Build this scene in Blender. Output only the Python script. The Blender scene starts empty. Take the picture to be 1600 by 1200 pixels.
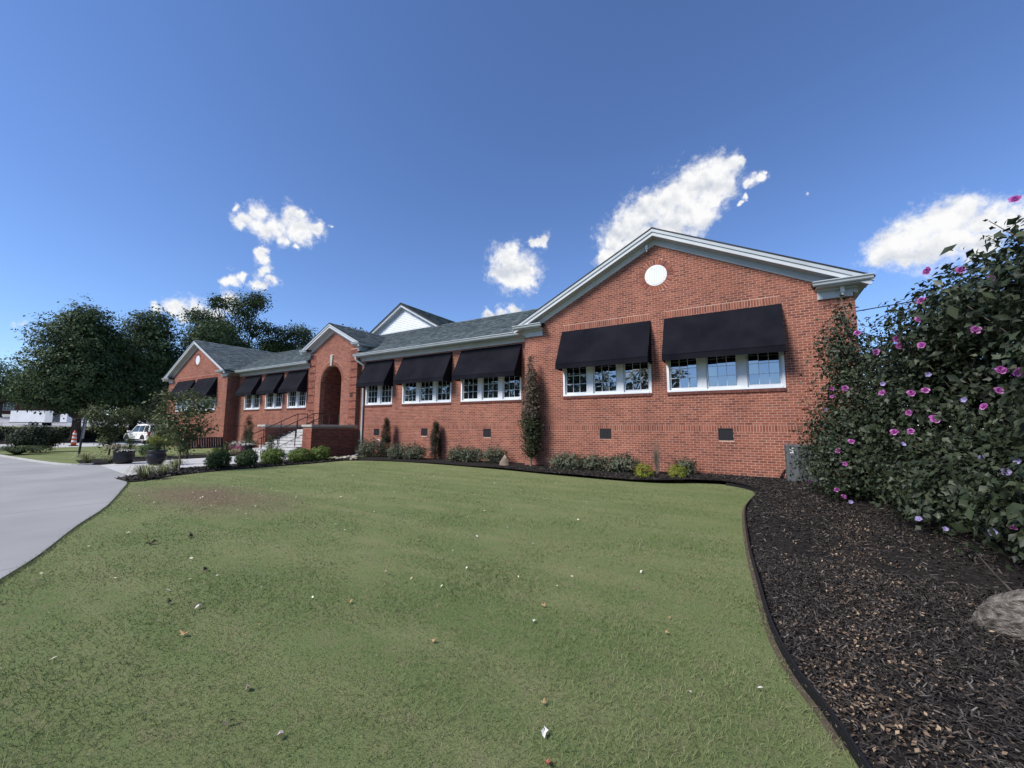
import bpy, bmesh, math, random
import numpy as np
from mathutils import Vector, Matrix
random.seed(7); rng = np.random.default_rng(7)
R = math.radians
SC = bpy.context.scene
COL = SC.collection

# ---------------------------------------------------------------- camera
cam_d = bpy.data.cameras.new('camera')
cam_d.sensor_fit = 'HORIZONTAL'; cam_d.sensor_width = 36.0; cam_d.lens = 36.0 * 625 / 1600
cam_d.clip_start = 0.05; cam_d.clip_end = 5000
cam = bpy.data.objects.new('camera', cam_d); COL.objects.link(cam)
_r = Vector((0.853937, 0.520351, 0.005153)); _d = Vector((-0.052097, 0.095341, -0.99408)); _f = Vector((-0.517762, 0.848614, 0.108524))
cam.matrix_world = Matrix(((_r.x, -_d.x, -_f.x, 0), (_r.y, -_d.y, -_f.y, 0), (_r.z, -_d.z, -_f.z, 1.4), (0, 0, 0, 1)))
SC.camera = cam

# ---------------------------------------------------------------- light, sky, exposure
SUN_EL, SUN_AZ = R(44), R(210)          # azimuth of the sun, clockwise from +Y
EXPOSURE = 1.15
SKY_STRENGTH = 0.1
SC.view_settings.view_transform = 'Standard'; SC.view_settings.look = 'None'
SC.view_settings.exposure = EXPOSURE; SC.view_settings.gamma = 1.0
SC.view_settings.use_curve_mapping = False
SC.render.engine = 'CYCLES'
SC.cycles.max_bounces = 6; SC.cycles.transparent_max_bounces = 8
sun_d = bpy.data.lights.new('sun', 'SUN'); sun_d.energy = 2.7; sun_d.angle = R(20); sun_d.color = (1.0, 0.95, 0.88)
sun = bpy.data.objects.new('sun', sun_d); COL.objects.link(sun)
sdir = Vector((math.sin(SUN_AZ) * math.cos(SUN_EL), math.cos(SUN_AZ) * math.cos(SUN_EL), math.sin(SUN_EL)))
sun.rotation_euler = sdir.to_track_quat('Z', 'Y').to_euler(); sun.location = (-20, -20, 40)

CLOUDS = [
    (-0.8415, 0.3617, 0.4014, 0.0219), (-0.8239, 0.3814, 0.4192, 0.0243), (-0.8145, 0.4107, 0.4099, 0.0318), (-0.7917, 0.4332, 0.4307, 0.0238),
    (-0.7952, 0.4505, 0.4059, 0.0313), (-0.8305, 0.3925, 0.3951, 0.0271), (-0.7771, 0.4711, 0.4174, 0.0160), (-0.8154, 0.4296, 0.3881, 0.0198),
    (-0.8373, 0.3493, 0.4207, 0.0097), (-0.7587, 0.4908, 0.4284, 0.0070), (-0.8043, 0.4578, 0.3788, 0.0091), (-0.8476, 0.4021, 0.3462, 0.0173),
    (-0.8507, 0.4140, 0.3239, 0.0178), (-0.8627, 0.4093, 0.2972, 0.0157), (-0.8510, 0.4283, 0.3039, 0.0137), (-0.8425, 0.4037, 0.3566, 0.0130),
    (-0.8849, 0.3665, 0.2876, 0.0192), (-0.8754, 0.3787, 0.3005, 0.0129), (-0.9371, 0.2726, 0.2182, 0.0155), (-0.9276, 0.2975, 0.2259, 0.0220),
    (-0.9174, 0.3238, 0.2313, 0.0227), (-0.9103, 0.3483, 0.2237, 0.0235), (-0.9281, 0.3091, 0.2076, 0.0184), (-0.8955, 0.3681, 0.2503, 0.0217),
    (-0.4853, 0.7777, 0.3996, 0.0354), (-0.4633, 0.8009, 0.3794, 0.0419), (-0.5041, 0.7792, 0.3723, 0.0328), (-0.4552, 0.8180, 0.3516, 0.0303),
    (-0.4873, 0.7962, 0.3587, 0.0361), (-0.4320, 0.7916, 0.4322, 0.0117), (-0.4044, 0.8036, 0.4367, 0.0161), (-0.4182, 0.7977, 0.4345, 0.0132),
    (-0.5478, 0.7904, 0.2740, 0.0154), (-0.5209, 0.8067, 0.2790, 0.0185), (-0.4960, 0.8202, 0.2852, 0.0155), (-0.2565, 0.8667, 0.4278, 0.0347),
    (-0.2186, 0.8635, 0.4545, 0.0452), (-0.1828, 0.8617, 0.4734, 0.0416), (-0.1365, 0.8648, 0.4832, 0.0461), (-0.0981, 0.8647, 0.4927, 0.0424),
    (-0.0665, 0.8591, 0.5075, 0.0389), (-0.0364, 0.8540, 0.5190, 0.0304), (-0.0193, 0.8529, 0.5217, 0.0225), (-0.0328, 0.8685, 0.4945, 0.0307),
    (-0.0579, 0.8789, 0.4735, 0.0314), (-0.0963, 0.8863, 0.4531, 0.0431), (-0.1352, 0.8866, 0.4423, 0.0468), (-0.2034, 0.8836, 0.4217, 0.0484),
    (-0.2682, 0.8779, 0.3966, 0.0293), (-0.0028, 0.8527, 0.5223, 0.0124), (-0.0728, 0.8937, 0.4428, 0.0240), (-0.2890, 0.8717, 0.3959, 0.0177),
    (0.0275, 0.8716, 0.4894, 0.0123), (0.0111, 0.8752, 0.4836, 0.0112), (0.0384, 0.8673, 0.4963, 0.0073), (-0.0014, 0.8877, 0.4605, 0.0076),
    (-0.0132, 0.8917, 0.4524, 0.0064), (0.1997, 0.9295, 0.3101, 0.0261), (0.2240, 0.9209, 0.3189, 0.0317), (0.2469, 0.9122, 0.3269, 0.0370),
    (0.2753, 0.8987, 0.3415, 0.0336), (0.2953, 0.8915, 0.3434, 0.0270), (0.2690, 0.9152, 0.3001, 0.0359), (0.2962, 0.9048, 0.3058, 0.0346),
    (0.3211, 0.8897, 0.3246, 0.0241), (0.3447, 0.8825, 0.3198, 0.0215), (0.2395, 0.9237, 0.2989, 0.0228), (0.3557, 0.8767, 0.3240, 0.0211),
    (0.3219, 0.9005, 0.2923, 0.0241), (0.1912, 0.9323, 0.3071, 0.0153), (0.1048, 0.8909, 0.4420, 0.0047), (-0.9798, 0.1211, 0.1589, 0.0063),
    (-0.9779, 0.1301, 0.1638, 0.0048),
]
world = bpy.data.worlds.new('World'); SC.world = world; world.use_nodes = True
wt = world.node_tree; wt.nodes.clear()
def wn(t, **k):
    n = wt.nodes.new(t)
    for a, b in k.items(): setattr(n, a, b)
    return n
def wmath(op, a, b=None, c=None):
    n = wn('ShaderNodeMath', operation=op)
    for i, v in enumerate((a, b, c)):
        if v is None: continue
        if isinstance(v, (int, float)): n.inputs[i].default_value = v
        else: wt.links.new(v, n.inputs[i])
    return n.outputs[0]
sky = wn('ShaderNodeTexSky', sky_type='NISHITA'); sky.sun_disc = False
sky.sun_elevation = SUN_EL; sky.sun_rotation = SUN_AZ
sky.altitude = 250; sky.air_density = 1.0; sky.dust_density = 0.0; sky.ozone_density = 3.0
geo = wn('ShaderNodeTexCoord')
nrm = wn('ShaderNodeVectorMath', operation='NORMALIZE'); wt.links.new(geo.outputs['Generated'], nrm.inputs[0])
# warp the directions a little so that the clouds get lumpy outlines
nz = wn('ShaderNodeTexNoise'); nz.inputs['Scale'].default_value = 22; nz.inputs['Detail'].default_value = 5; nz.inputs['Roughness'].default_value = 0.55
wt.links.new(nrm.outputs[0], nz.inputs['Vector'])
sub = wn('ShaderNodeVectorMath', operation='SUBTRACT'); sub.inputs[1].default_value = (.5, .5, .5); wt.links.new(nz.outputs['Color'], sub.inputs[0])
scl = wn('ShaderNodeVectorMath', operation='SCALE'); scl.inputs['Scale'].default_value = 0.055; wt.links.new(sub.outputs[0], scl.inputs[0])
wrp = wn('ShaderNodeVectorMath', operation='ADD'); wt.links.new(nrm.outputs[0], wrp.inputs[0]); wt.links.new(scl.outputs[0], wrp.inputs[1])
dens = None
crng = random.Random(5)
blobs = list(CLOUDS)
for _ in range(16):                                         # the same kind of puffs over the rest of the sky
    az = R(crng.uniform(70, 262)); el = R(crng.uniform(6, 30)); s = crng.uniform(.05, .1)
    for q in range(3):
        a2 = az + crng.uniform(-1, 1) * s * 1.5; e2 = el + crng.uniform(-.6, .6) * s
        blobs.append((math.sin(a2) * math.cos(e2), math.cos(a2) * math.cos(e2), math.sin(e2), s * crng.uniform(.6, 1.1)))
for bx, by, bz, br in blobs:
    d = wn('ShaderNodeVectorMath', operation='DISTANCE'); wt.links.new(wrp.outputs[0], d.inputs[0]); d.inputs[1].default_value = (bx, by, bz)
    v = wmath('MULTIPLY_ADD', d.outputs['Value'], -1.0 / (br * (1.25 if bx > -.6 else 1.08)), 1.0)
    dens = v if dens is None else wmath('SMOOTH_MAX', dens, v, 0.25)
def wnoise(scale, detail, rough, off=(0, 0, 0)):
    a = wn('ShaderNodeVectorMath', operation='ADD'); a.inputs[1].default_value = off; wt.links.new(nrm.outputs[0], a.inputs[0])
    n = wn('ShaderNodeTexNoise'); n.inputs['Scale'].default_value = scale; n.inputs['Detail'].default_value = detail; n.inputs['Roughness'].default_value = rough
    wt.links.new(a.outputs[0], n.inputs['Vector']); return n.outputs['Fac']
def wrange(v, a, b, c=0.0, d=1.0):
    m = wn('ShaderNodeMapRange', interpolation_type='SMOOTHSTEP'); wt.links.new(v, m.inputs['Value'])
    for k, x in zip(('From Min', 'From Max', 'To Min', 'To Max'), (a, b, c, d)): m.inputs[k].default_value = x
    return m.outputs[0]
fine = wnoise(42, 10, .66)
dd = wmath('ADD', dens, wmath('MULTIPLY', wmath('SUBTRACT', fine, 0.52), 1.15))
solid = wrange(dd, 0.02, 0.62)                                # the body: crisp where it is thick, feathered where thin
wisp = wmath('MULTIPLY', wrange(wmath('ADD', dens, wmath('MULTIPLY', wmath('SUBTRACT', wnoise(60, 8, .7, (.3, .1, .7)), .5), 2.6)), -.12, .9), .55)
alpha = wmath('MAXIMUM', solid, wisp)
# lit from above and the left: relief of the billows
emb = wmath('SUBTRACT', wnoise(15, 7, .55), wnoise(15, 7, .55, (.006, -.004, .016)))
lit = wmath('ADD', wmath('MULTIPLY', emb, 2.6), wrange(dens, .05, .9, .72, .50))
cr = wn('ShaderNodeValToRGB'); wt.links.new(lit, cr.inputs[0])
cr.color_ramp.elements[0].position = .12; cr.color_ramp.elements[0].color = (.66, .70, .77, 1)
cr.color_ramp.elements[1].position = .66; cr.color_ramp.elements[1].color = (1, 1, 1, 1)
cs = wn('ShaderNodeVectorMath', operation='SCALE'); wt.links.new(cr.outputs[0], cs.inputs[0]); cs.inputs['Scale'].default_value = 0.98 / 2 ** EXPOSURE / SKY_STRENGTH
tnt = wn('ShaderNodeVectorMath', operation='MULTIPLY'); tnt.inputs[1].default_value = (.565, .64, .81); wt.links.new(sky.outputs[0], tnt.inputs[0])
mixc = wn('ShaderNodeMix', data_type='RGBA'); wt.links.new(alpha, mixc.inputs['Factor']); wt.links.new(tnt.outputs[0], mixc.inputs[6]); wt.links.new(cs.outputs[0], mixc.inputs[7])
bg = wn('ShaderNodeBackground'); bg.inputs['Strength'].default_value = SKY_STRENGTH; wt.links.new(mixc.outputs[2], bg.inputs['Color'])
wo = wn('ShaderNodeOutputWorld'); wt.links.new(bg.outputs[0], wo.inputs['Surface'])
world.cycles.sampling_method = 'MANUAL'; world.cycles.sample_map_resolution = 512

# ---------------------------------------------------------------- materials
MATS = {}
def mat(name, color, rough=0.85, color2=None, scale=6.0, bump=0.0, bscale=40.0, metallic=0.0, spec=0.3, detail=5.0, tint=None, obj_random=False, contrast=(.35, .65), translucent=0.0, coords='Object', macro=False):
    """Principled material: two colours mixed by noise, a tint attribute (or per-object random) that shifts value, a fine bump."""
    if name in MATS: return MATS[name]
    m = bpy.data.materials.new(name); m.use_nodes = True; nt = m.node_tree; N = nt.nodes; Lk = nt.links
    b = N['Principled BSDF']; b.inputs['Roughness'].default_value = rough; b.inputs['Metallic'].default_value = metallic
    b.inputs['Specular IOR Level'].default_value = spec
    tc = N.new('ShaderNodeTexCoord')
    c1 = (*color, 1); out = None
    if color2:
        nz = N.new('ShaderNodeTexNoise'); nz.inputs['Scale'].default_value = scale; nz.inputs['Detail'].default_value = detail
        Lk.new(tc.outputs[coords], nz.inputs['Vector'])
        rp = N.new('ShaderNodeMapRange'); rp.inputs['From Min'].default_value = contrast[0]; rp.inputs['From Max'].default_value = contrast[1]; Lk.new(nz.outputs['Fac'], rp.inputs['Value'])
        mx = N.new('ShaderNodeMix'); mx.data_type = 'RGBA'; mx.inputs[6].default_value = c1; mx.inputs[7].default_value = (*color2, 1); Lk.new(rp.outputs[0], mx.inputs['Factor']); out = mx.outputs[2]
    if tint:
        # tint = list of (pos, colour) for a ramp driven by the attribute
        rp = N.new('ShaderNodeValToRGB'); els = rp.color_ramp.elements
        while len(els) < len(tint): els.new(.5)
        for e, (p, c) in zip(els, tint): e.position = p; e.color = (*c, 1)
        if obj_random:
            oi = N.new('ShaderNodeObjectInfo'); Lk.new(oi.outputs['Random'], rp.inputs[0])
        else:
            at = N.new('ShaderNodeAttribute'); at.attribute_name = 'tint'; Lk.new(at.outputs['Fac'], rp.inputs[0])
        if out is None: out = rp.outputs[0]
        else:
            mx = N.new('ShaderNodeMix'); mx.data_type = 'RGBA'; mx.blend_type = 'MULTIPLY'; mx.inputs['Factor'].default_value = 1; Lk.new(out, mx.inputs[6]); Lk.new(rp.outputs[0], mx.inputs[7]); out = mx.outputs[2]
    if macro and out is not None:
        mp = N.new('ShaderNodeMapping'); mp.inputs['Scale'].default_value = (1, 1, .38); Lk.new(tc.outputs['Object'], mp.inputs['Vector'])
        nz = N.new('ShaderNodeTexNoise'); nz.inputs['Scale'].default_value = 1.15; nz.inputs['Detail'].default_value = 7; nz.inputs['Roughness'].default_value = .62; Lk.new(mp.outputs[0], nz.inputs['Vector'])
        rp = N.new('ShaderNodeValToRGB'); rp.color_ramp.elements[0].position = .32; rp.color_ramp.elements[1].position = .72; Lk.new(nz.outputs['Fac'], rp.inputs[0])
        rp.color_ramp.elements[0].color = (.80, .80, .81, 1); rp.color_ramp.elements[1].color = (1.10, 1.08, 1.06, 1)
        mx = N.new('ShaderNodeMix'); mx.data_type = 'RGBA'; mx.blend_type = 'MULTIPLY'; mx.inputs['Factor'].default_value = 1; Lk.new(out, mx.inputs[6]); Lk.new(rp.outputs[0], mx.inputs[7]); out = mx.outputs[2]
    if out is None: b.inputs['Base Color'].default_value = c1
    else: Lk.new(out, b.inputs['Base Color'])
    if bump:
        bn = N.new('ShaderNodeTexNoise'); bn.inputs['Scale'].default_value = bscale; bn.inputs['Detail'].default_value = 4; Lk.new(tc.outputs['Object'], bn.inputs['Vector'])
        bp = N.new('ShaderNodeBump'); bp.inputs['Strength'].default_value = bump; bp.inputs['Distance'].default_value = .02; Lk.new(bn.outputs['Fac'], bp.inputs['Height']); Lk.new(bp.outputs[0], b.inputs['Normal'])
    if translucent:
        tr = N.new('ShaderNodeBsdfTranslucent'); ms = N.new('ShaderNodeMixShader'); ms.inputs[0].default_value = translucent
        if out is None: tr.inputs[0].default_value = c1
        else: Lk.new(out, tr.inputs[0])
        Lk.new(b.outputs[0], ms.inputs[1]); Lk.new(tr.outputs[0], ms.inputs[2]); Lk.new(ms.outputs[0], N['Material Output'].inputs['Surface'])
    MATS[name] = m
    return m
def foliage(name, dark, mid, light, rough=.6, spec=.2, tl=.22):
    return mat(name, mid, rough, tint=[(0, dark), (.5, mid), (1, light)], spec=spec, translucent=tl)
BR = [(0, (.165, .060, .045)), (.25, (.228, .080, .054)), (.6, (.272, .095, .063)), (.85, (.308, .114, .077)), (1, (.205, .084, .064))]
M_BRICK = mat('brick_clay', (1, 1, 1), .9, (.82, .80, .80), 30, .35, 120, tint=BR, spec=.15, macro=True)
M_BRICK1 = mat('brick_clay_single', (1, 1, 1), .9, (.82, .80, .80), 30, .35, 120, tint=BR, obj_random=True, spec=.15)
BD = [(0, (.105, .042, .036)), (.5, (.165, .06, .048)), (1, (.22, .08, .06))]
M_BRICKD = mat('brick_clay_dark', (1, 1, 1), .9, (.8, .8, .8), 30, .35, 120, tint=BD, spec=.15)  # darker copy of the brick: shade of side walls and recess put into colour
M_MORTAR = mat('mortar', (.50, .345, .275), .95, (.41, .28, .225), 2.0, .3, 90, spec=.1, macro=True)
M_MORTARD = mat('mortar_dark', (.27, .20, .17), .95, (.22, .165, .14), 2.0, .3, 90, spec=.1)  # darker copy of the mortar, with the same shade painted into its colour
M_WHITE = mat('white_paint', (.66, .69, .73), .45, (.58, .61, .65), 1.6, .05, 60, spec=.4)
M_TRIM = mat('trim_paint', (.47, .50, .525), .5, (.40, .43, .455), 1.2, .05, 60, spec=.35)
M_GUTTER = mat('gutter_metal', (.38, .42, .445), .4, (.33, .365, .385), 2.5, spec=.5)
M_AWN = mat('awning_canvas', (.0055, .006, .010), .92, (.0105, .011, .0155), 1.3, .25, 260, spec=.08, detail=7)
M_SHING = mat('roof_shingle', (1, 1, 1), .95, (.75, .77, .78), 40, .5, 160, tint=[(0, (.065, .085, .095)), (.5, (.115, .142, .152)), (1, (.185, .215, .225))], spec=.1)
M_ROOF = mat('roof_underlay', (.03, .034, .04), .9)
M_EDGE = mat('drip_edge', (.012, .013, .016), .6)
M_STONE = mat('cast_stone', (.40, .375, .335), .9, (.31, .29, .26), 9, .3, 60)
M_STEP = mat('step_concrete', (.46, .46, .455), .9, (.36, .36, .355), 5, .2, 90)
M_BLACK = mat('black_metal', (.010, .010, .012), .45, spec=.4)
M_IRON = mat('wrought_iron', (.022, .014, .013), .55, spec=.4)
M_VENT = mat('vent_metal', (.013, .013, .016), .5)
M_VENTIN = mat('vent_screen', (.022, .022, .025), .8)
M_CONC = mat('concrete', (.305, .303, .305), .92, (.235, .234, .236), .5, .25, 130, detail=12, contrast=(.3, .7), spec=.2)
M_CONC2 = mat('walk_concrete', (.46, .455, .45), .9, (.38, .378, .375), 1.6, .2, 120, spec=.2)
M_JOINT = mat('joint_filler', (.11, .108, .105), .95)
M_SOIL = mat('soil', (.05, .034, .022), 1.0, (.028, .02, .014), 9, .4, 60)
M_ASPH = mat('parking_surface', (.33, .33, .335), .95, (.27, .27, .275), .4)
M_BARK = mat('bark', (.075, .06, .05), .95, (.035, .028, .024), 6, .6, 30)
M_TWIG = mat('pale_twig', (.19, .155, .125), .9)
def glass_mat():
    m = bpy.data.materials.new('window_glass'); m.use_nodes = True; nt = m.node_tree; N = nt.nodes
    b = N['Principled BSDF']; b.inputs['Base Color'].default_value = (.010, .011, .013, 1); b.inputs['Roughness'].default_value = .9; b.inputs['Specular IOR Level'].default_value = 0
    g = N.new('ShaderNodeBsdfGlossy'); g.inputs['Roughness'].default_value = .015; g.inputs['Color'].default_value = (.92, .96, 1, 1)
    tc = N.new('ShaderNodeTexCoord'); nz = N.new('ShaderNodeTexNoise'); nz.inputs['Scale'].default_value = 2.2; nz.inputs['Detail'].default_value = 1
    nt.links.new(tc.outputs['Object'], nz.inputs['Vector'])
    bp = N.new('ShaderNodeBump'); bp.inputs['Strength'].default_value = .05; bp.inputs['Distance'].default_value = .05; nt.links.new(nz.outputs['Fac'], bp.inputs['Height']); nt.links.new(bp.outputs[0], g.inputs['Normal'])
    fr = N.new('ShaderNodeLayerWeight'); fr.inputs['Blend'].default_value = .35
    mp = N.new('ShaderNodeMapRange'); mp.inputs['To Min'].default_value = .30; mp.inputs['To Max'].default_value = .7; nt.links.new(fr.outputs['Fresnel'], mp.inputs['Value'])
    ms = N.new('ShaderNodeMixShader'); nt.links.new(mp.outputs[0], ms.inputs[0]); nt.links.new(b.outputs[0], ms.inputs[1]); nt.links.new(g.outputs[0], ms.inputs[2])
    nt.links.new(ms.outputs[0], N['Material Output'].inputs['Surface'])
    return m
M_GLASS = glass_mat()

# ---------------------------------------------------------------- mesh helpers
def tag(o, label=None, cat=None, group=None, kind=None):
    if label: o['label'] = label
    if cat: o['category'] = cat
    if group: o['group'] = group
    if kind: o['kind'] = kind
    return o
def attach(o, parent):
    """parent o and keep its own world placement (roots only have a location and a turn about z)"""
    if parent is None: return o
    o.parent = parent
    mw = Matrix.Identity(4); p = parent
    chain = []
    while p is not None: chain.append(p); p = p.parent
    for q in reversed(chain):
        mw = mw @ q.matrix_parent_inverse @ Matrix.LocRotScale(q.location, q.rotation_euler, q.scale)
    o.matrix_parent_inverse = mw.inverted()
    return o
def empty(name, loc, rz=0, label=None, cat=None, group=None, kind=None):
    o = bpy.data.objects.new(name, None); o.empty_display_size = .2; COL.objects.link(o); o.location = loc; o.rotation_euler = (0, 0, rz)
    return tag(o, label, cat, group, kind)
class MB:
    def __init__(s): s.v = []; s.f = []; s.t = []; s.tf = None
    def add(s, vs, fs, tint=.5):
        k = len(s.v)
        s.v.extend(vs if s.tf is None else [s.tf(p) for p in vs]); s.f.extend([tuple(i + k for i in f) for f in fs]); s.t.extend([tint] * len(fs))
    def box(s, x0, x1, y0, y1, z0, z1, tint=.5):
        s.add([(x0, y0, z0), (x1, y0, z0), (x1, y1, z0), (x0, y1, z0), (x0, y0, z1), (x1, y0, z1), (x1, y1, z1), (x0, y1, z1)],
              [(0, 3, 2, 1), (4, 5, 6, 7), (0, 1, 5, 4), (1, 2, 6, 5), (2, 3, 7, 6), (3, 0, 4, 7)], tint)
    def prism(s, poly, fn, d0, d1, tint=.5):
        """poly: 2-D points; fn(a,b,d) -> 3-D; extruded from d0 to d1"""
        n = len(poly)
        s.add([fn(a, b, d0) for a, b in poly] + [fn(a, b, d1) for a, b in poly],
              [tuple(range(n))[::-1], tuple(range(n, 2 * n))] + [(i, (i + 1) % n, n + (i + 1) % n, n + i) for i in range(n)], tint)
    def tube(s, pts, rad, n=8, tint=.5, cap=True):
        pts = [Vector(p) for p in pts]; rad = rad if isinstance(rad, (list, tuple)) else [rad] * len(pts)
        vs = []
        up = Vector((0, 0, 1))
        for i, p in enumerate(pts):
            t = (pts[min(i + 1, len(pts) - 1)] - pts[max(i - 1, 0)]).normalized()
            a = t.cross(up if abs(t.z) < .95 else Vector((1, 0, 0))).normalized(); b = t.cross(a)
            for k in range(n):
                an = 2 * math.pi * k / n; q = p + (a * math.cos(an) + b * math.sin(an)) * rad[i]; vs.append(tuple(q))
        fs = []
        for i in range(len(pts) - 1):
            for k in range(n): fs.append((i * n + k, i * n + (k + 1) % n, (i + 1) * n + (k + 1) % n, (i + 1) * n + k))
        if cap: fs.append(tuple(range(n))[::-1]); fs.append(tuple((len(pts) - 1) * n + k for k in range(n)))
        s.add(vs, fs, tint)
    def lathe(s, prof, c=(0, 0, 0), n=20, tint=.5, squash=1.0):
        vs = []
        for r, z in prof:
            for k in range(n):
                an = 2 * math.pi * k / n; vs.append((c[0] + r * math.cos(an), c[1] + r * squash * math.sin(an), c[2] + z))
        fs = []
        for i in range(len(prof) - 1):
            for k in range(n): fs.append((i * n + k, i * n + (k + 1) % n, (i + 1) * n + (k + 1) % n, (i + 1) * n + k))
        fs.append(tuple(range(n))[::-1]); fs.append(tuple((len(prof) - 1) * n + k for k in range(n)))
        s.add(vs, fs, tint)
    def mesh(s, name, m, smooth=False):
        me = bpy.data.meshes.new(name); me.from_pydata(s.v, [], s.f); me.materials.append(m)
        a = me.attributes.new('tint', 'FLOAT', 'FACE'); a.data.foreach_set('value', np.array(s.t, np.float32))
        if smooth: me.polygons.foreach_set('use_smooth', [True] * len(me.polygons))
        me.update(); return me
    def build(s, name, m, parent=None, kind=None, smooth=False, bevel=0, label=None, cat=None, group=None):
        o = bpy.data.objects.new(name, s.mesh(name, m, smooth)); COL.objects.link(o); attach(o, parent)
        if bevel:
            bv = o.modifiers.new('bevel', 'BEVEL'); bv.width = bevel; bv.segments = 2; bv.limit_method = 'ANGLE'
        return tag(o, label, cat, group, kind)
def np_mesh(name, V, F, tint, m):
    """V (n,3), F (k,3or4), tint (k,)"""
    me = bpy.data.meshes.new(name); V = np.asarray(V, np.float32); F = np.asarray(F, np.int32)
    me.vertices.add(len(V)); me.vertices.foreach_set('co', V.ravel())
    w = F.shape[1]; me.loops.add(F.size); me.loops.foreach_set('vertex_index', F.ravel())
    me.polygons.add(len(F)); me.polygons.foreach_set('loop_start', np.arange(0, F.size, w, dtype=np.int32))
    me.materials.append(m); me.update(calc_edges=True)
    a = me.attributes.new('tint', 'FLOAT', 'FACE'); a.data.foreach_set('value', np.asarray(tint, np.float32))
    return me
def link_mesh(name, me, parent=None, **k):
    o = bpy.data.objects.new(name, me); COL.objects.link(o); attach(o, parent); return tag(o, **k)
def unit(a): return a / np.maximum(np.linalg.norm(a, axis=-1, keepdims=True), 1e-9)
DIAMOND = (np.array([(0, 0, 0), (.45, .27, .05), (1, 0, -.06), (.45, -.27, .05)], float), np.array([(0, 1, 2), (0, 2, 3)]))
NARROW = (np.array([(0, 0, 0), (.5, .09, .02), (1, 0, -.10), (.5, -.09, .02)], float), np.array([(0, 1, 2), (0, 2, 3)]))
LOBED = (np.array([(0, 0, 0), (.36, .40, .05), (.50, .20, .05), (1, 0, -.12), (.50, -.20, .05), (.36, -.40, .05), (.42, 0, -.03)], float),
         np.array([(6, 0, 1), (6, 1, 2), (6, 2, 3), (6, 3, 4), (6, 4, 5), (6, 5, 0)]))
LOBED_FINE = (np.array([(0, 0, 0), (.18, .30, .07), (.42, .40, .04), (.50, .24, .05), (.72, .26, .0), (1, 0, -.12), (.72, -.26, .0), (.50, -.24, .05), (.42, -.40, .04), (.18, -.30, .07), (.5, 0, -.02)], float),
         np.array([(10, 0, 1), (10, 1, 2), (10, 2, 3), (10, 3, 4), (10, 4, 5), (10, 5, 6), (10, 6, 7), (10, 7, 8), (10, 8, 9), (10, 9, 0)]))
def leaves(C, Nn, S, tmpl=DIAMOND, droop=None, dirs=None):
    """leaf polygons at C with normals Nn and sizes S -> V, F"""
    T, F = tmpl; n = len(C); Nn = unit(Nn)
    r = rng.normal(size=(n, 3)) if dirs is None else dirs
    if droop is not None: r = r + np.array([0, 0, -droop])
    u = unit(r - (r * Nn).sum(1, keepdims=True) * Nn); v = np.cross(Nn, u)
    S = np.asarray(S).reshape(-1, 1, 1)
    V = C[:, None, :] + S * (T[None, :, 0:1] * u[:, None] + T[None, :, 1:2] * v[:, None] + T[None, :, 2:3] * Nn[:, None])
    Fa = (F[None] + (np.arange(n) * len(T))[:, None, None]).reshape(-1, F.shape[1])
    return V.reshape(-1, 3), Fa, len(F)
def ellipsoid_leaves(blobs, n, size, inner=.55, tmpl=DIAMOND, zmin=None, clump=0, jitter=.25, up=.35, flat=.6, lumps=.12):
    """leaves through the outer part of a union of ellipsoids; clump>0 gathers them in sprays"""
    B = np.array(blobs, float); w = (B[:, 3] * B[:, 4] * B[:, 5]) ** (2 / 3); w /= w.sum()
    k = n if not clump else max(1, n // clump)
    bi = rng.choice(len(B), k, p=w); d = unit(rng.normal(size=(k, 3)))
    rad = inner + (1 - inner) * rng.random(k) ** .5
    rad = rad * (1 + lumps * np.sin(d[:, 0] * 7 + bi) * np.sin(d[:, 1] * 6 + 2) + lumps * rng.normal(size=k) * .5)
    C = B[bi, :3] + d * B[bi, 3:6] * rad[:, None]
    if clump:
        C = np.repeat(C, clump, 0); d = np.repeat(d, clump, 0); rad = np.repeat(rad, clump); bi = np.repeat(bi, clump)
        g = rng.normal(size=C.shape) * size * jitter * 8; g[:, 2] *= flat; C = C + g
    if zmin is not None:
        kx = C[:, 2] > zmin; C, d, rad, bi = C[kx], d[kx], rad[kx], bi[kx]
    Nn = d + np.array([0, 0, up]) + rng.normal(size=C.shape) * .55
    S = size * np.clip(rng.lognormal(-.03, .28, len(C)), .45, 1.7)
    V, F, m = leaves(C, Nn, S, tmpl, droop=.3)
    t = np.clip(rng.normal(.5, .22, len(C)), 0, 1)
    return V, F, np.repeat(t, m), C
def clip_poly(poly, x0, x1, y0, y1):
    def cl(p, ax, lim, keep_less):
        out = []
        for i in range(len(p)):
            a, b = p[i], p[(i + 1) % len(p)]
            ia = (a[ax] <= lim) == keep_less or a[ax] == lim; ib = (b[ax] <= lim) == keep_less or b[ax] == lim
            if ia: out.append(a)
            if ia != ib:
                t = (lim - a[ax]) / (b[ax] - a[ax]); out.append((a[0] + t * (b[0] - a[0]), a[1] + t * (b[1] - a[1])))
        return out
    for ax, lim, kl in ((0, x0, False), (0, x1, True), (1, y0, False), (1, y1, True)):
        poly = cl(poly, ax, lim, kl)
        if len(poly) < 3: return []
    return poly
def inside(P, poly):
    P = np.asarray(P); x, y = P[:, 0], P[:, 1]; r = np.zeros(len(P), bool)
    for i in range(len(poly)):
        (ax, ay), (bx, by) = poly[i], poly[(i + 1) % len(poly)]
        if ay == by: continue
        c = ((ay > y) != (by > y)) & (x < (bx - ax) * (y - ay) / (by - ay) + ax); r ^= c
    return r
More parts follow.
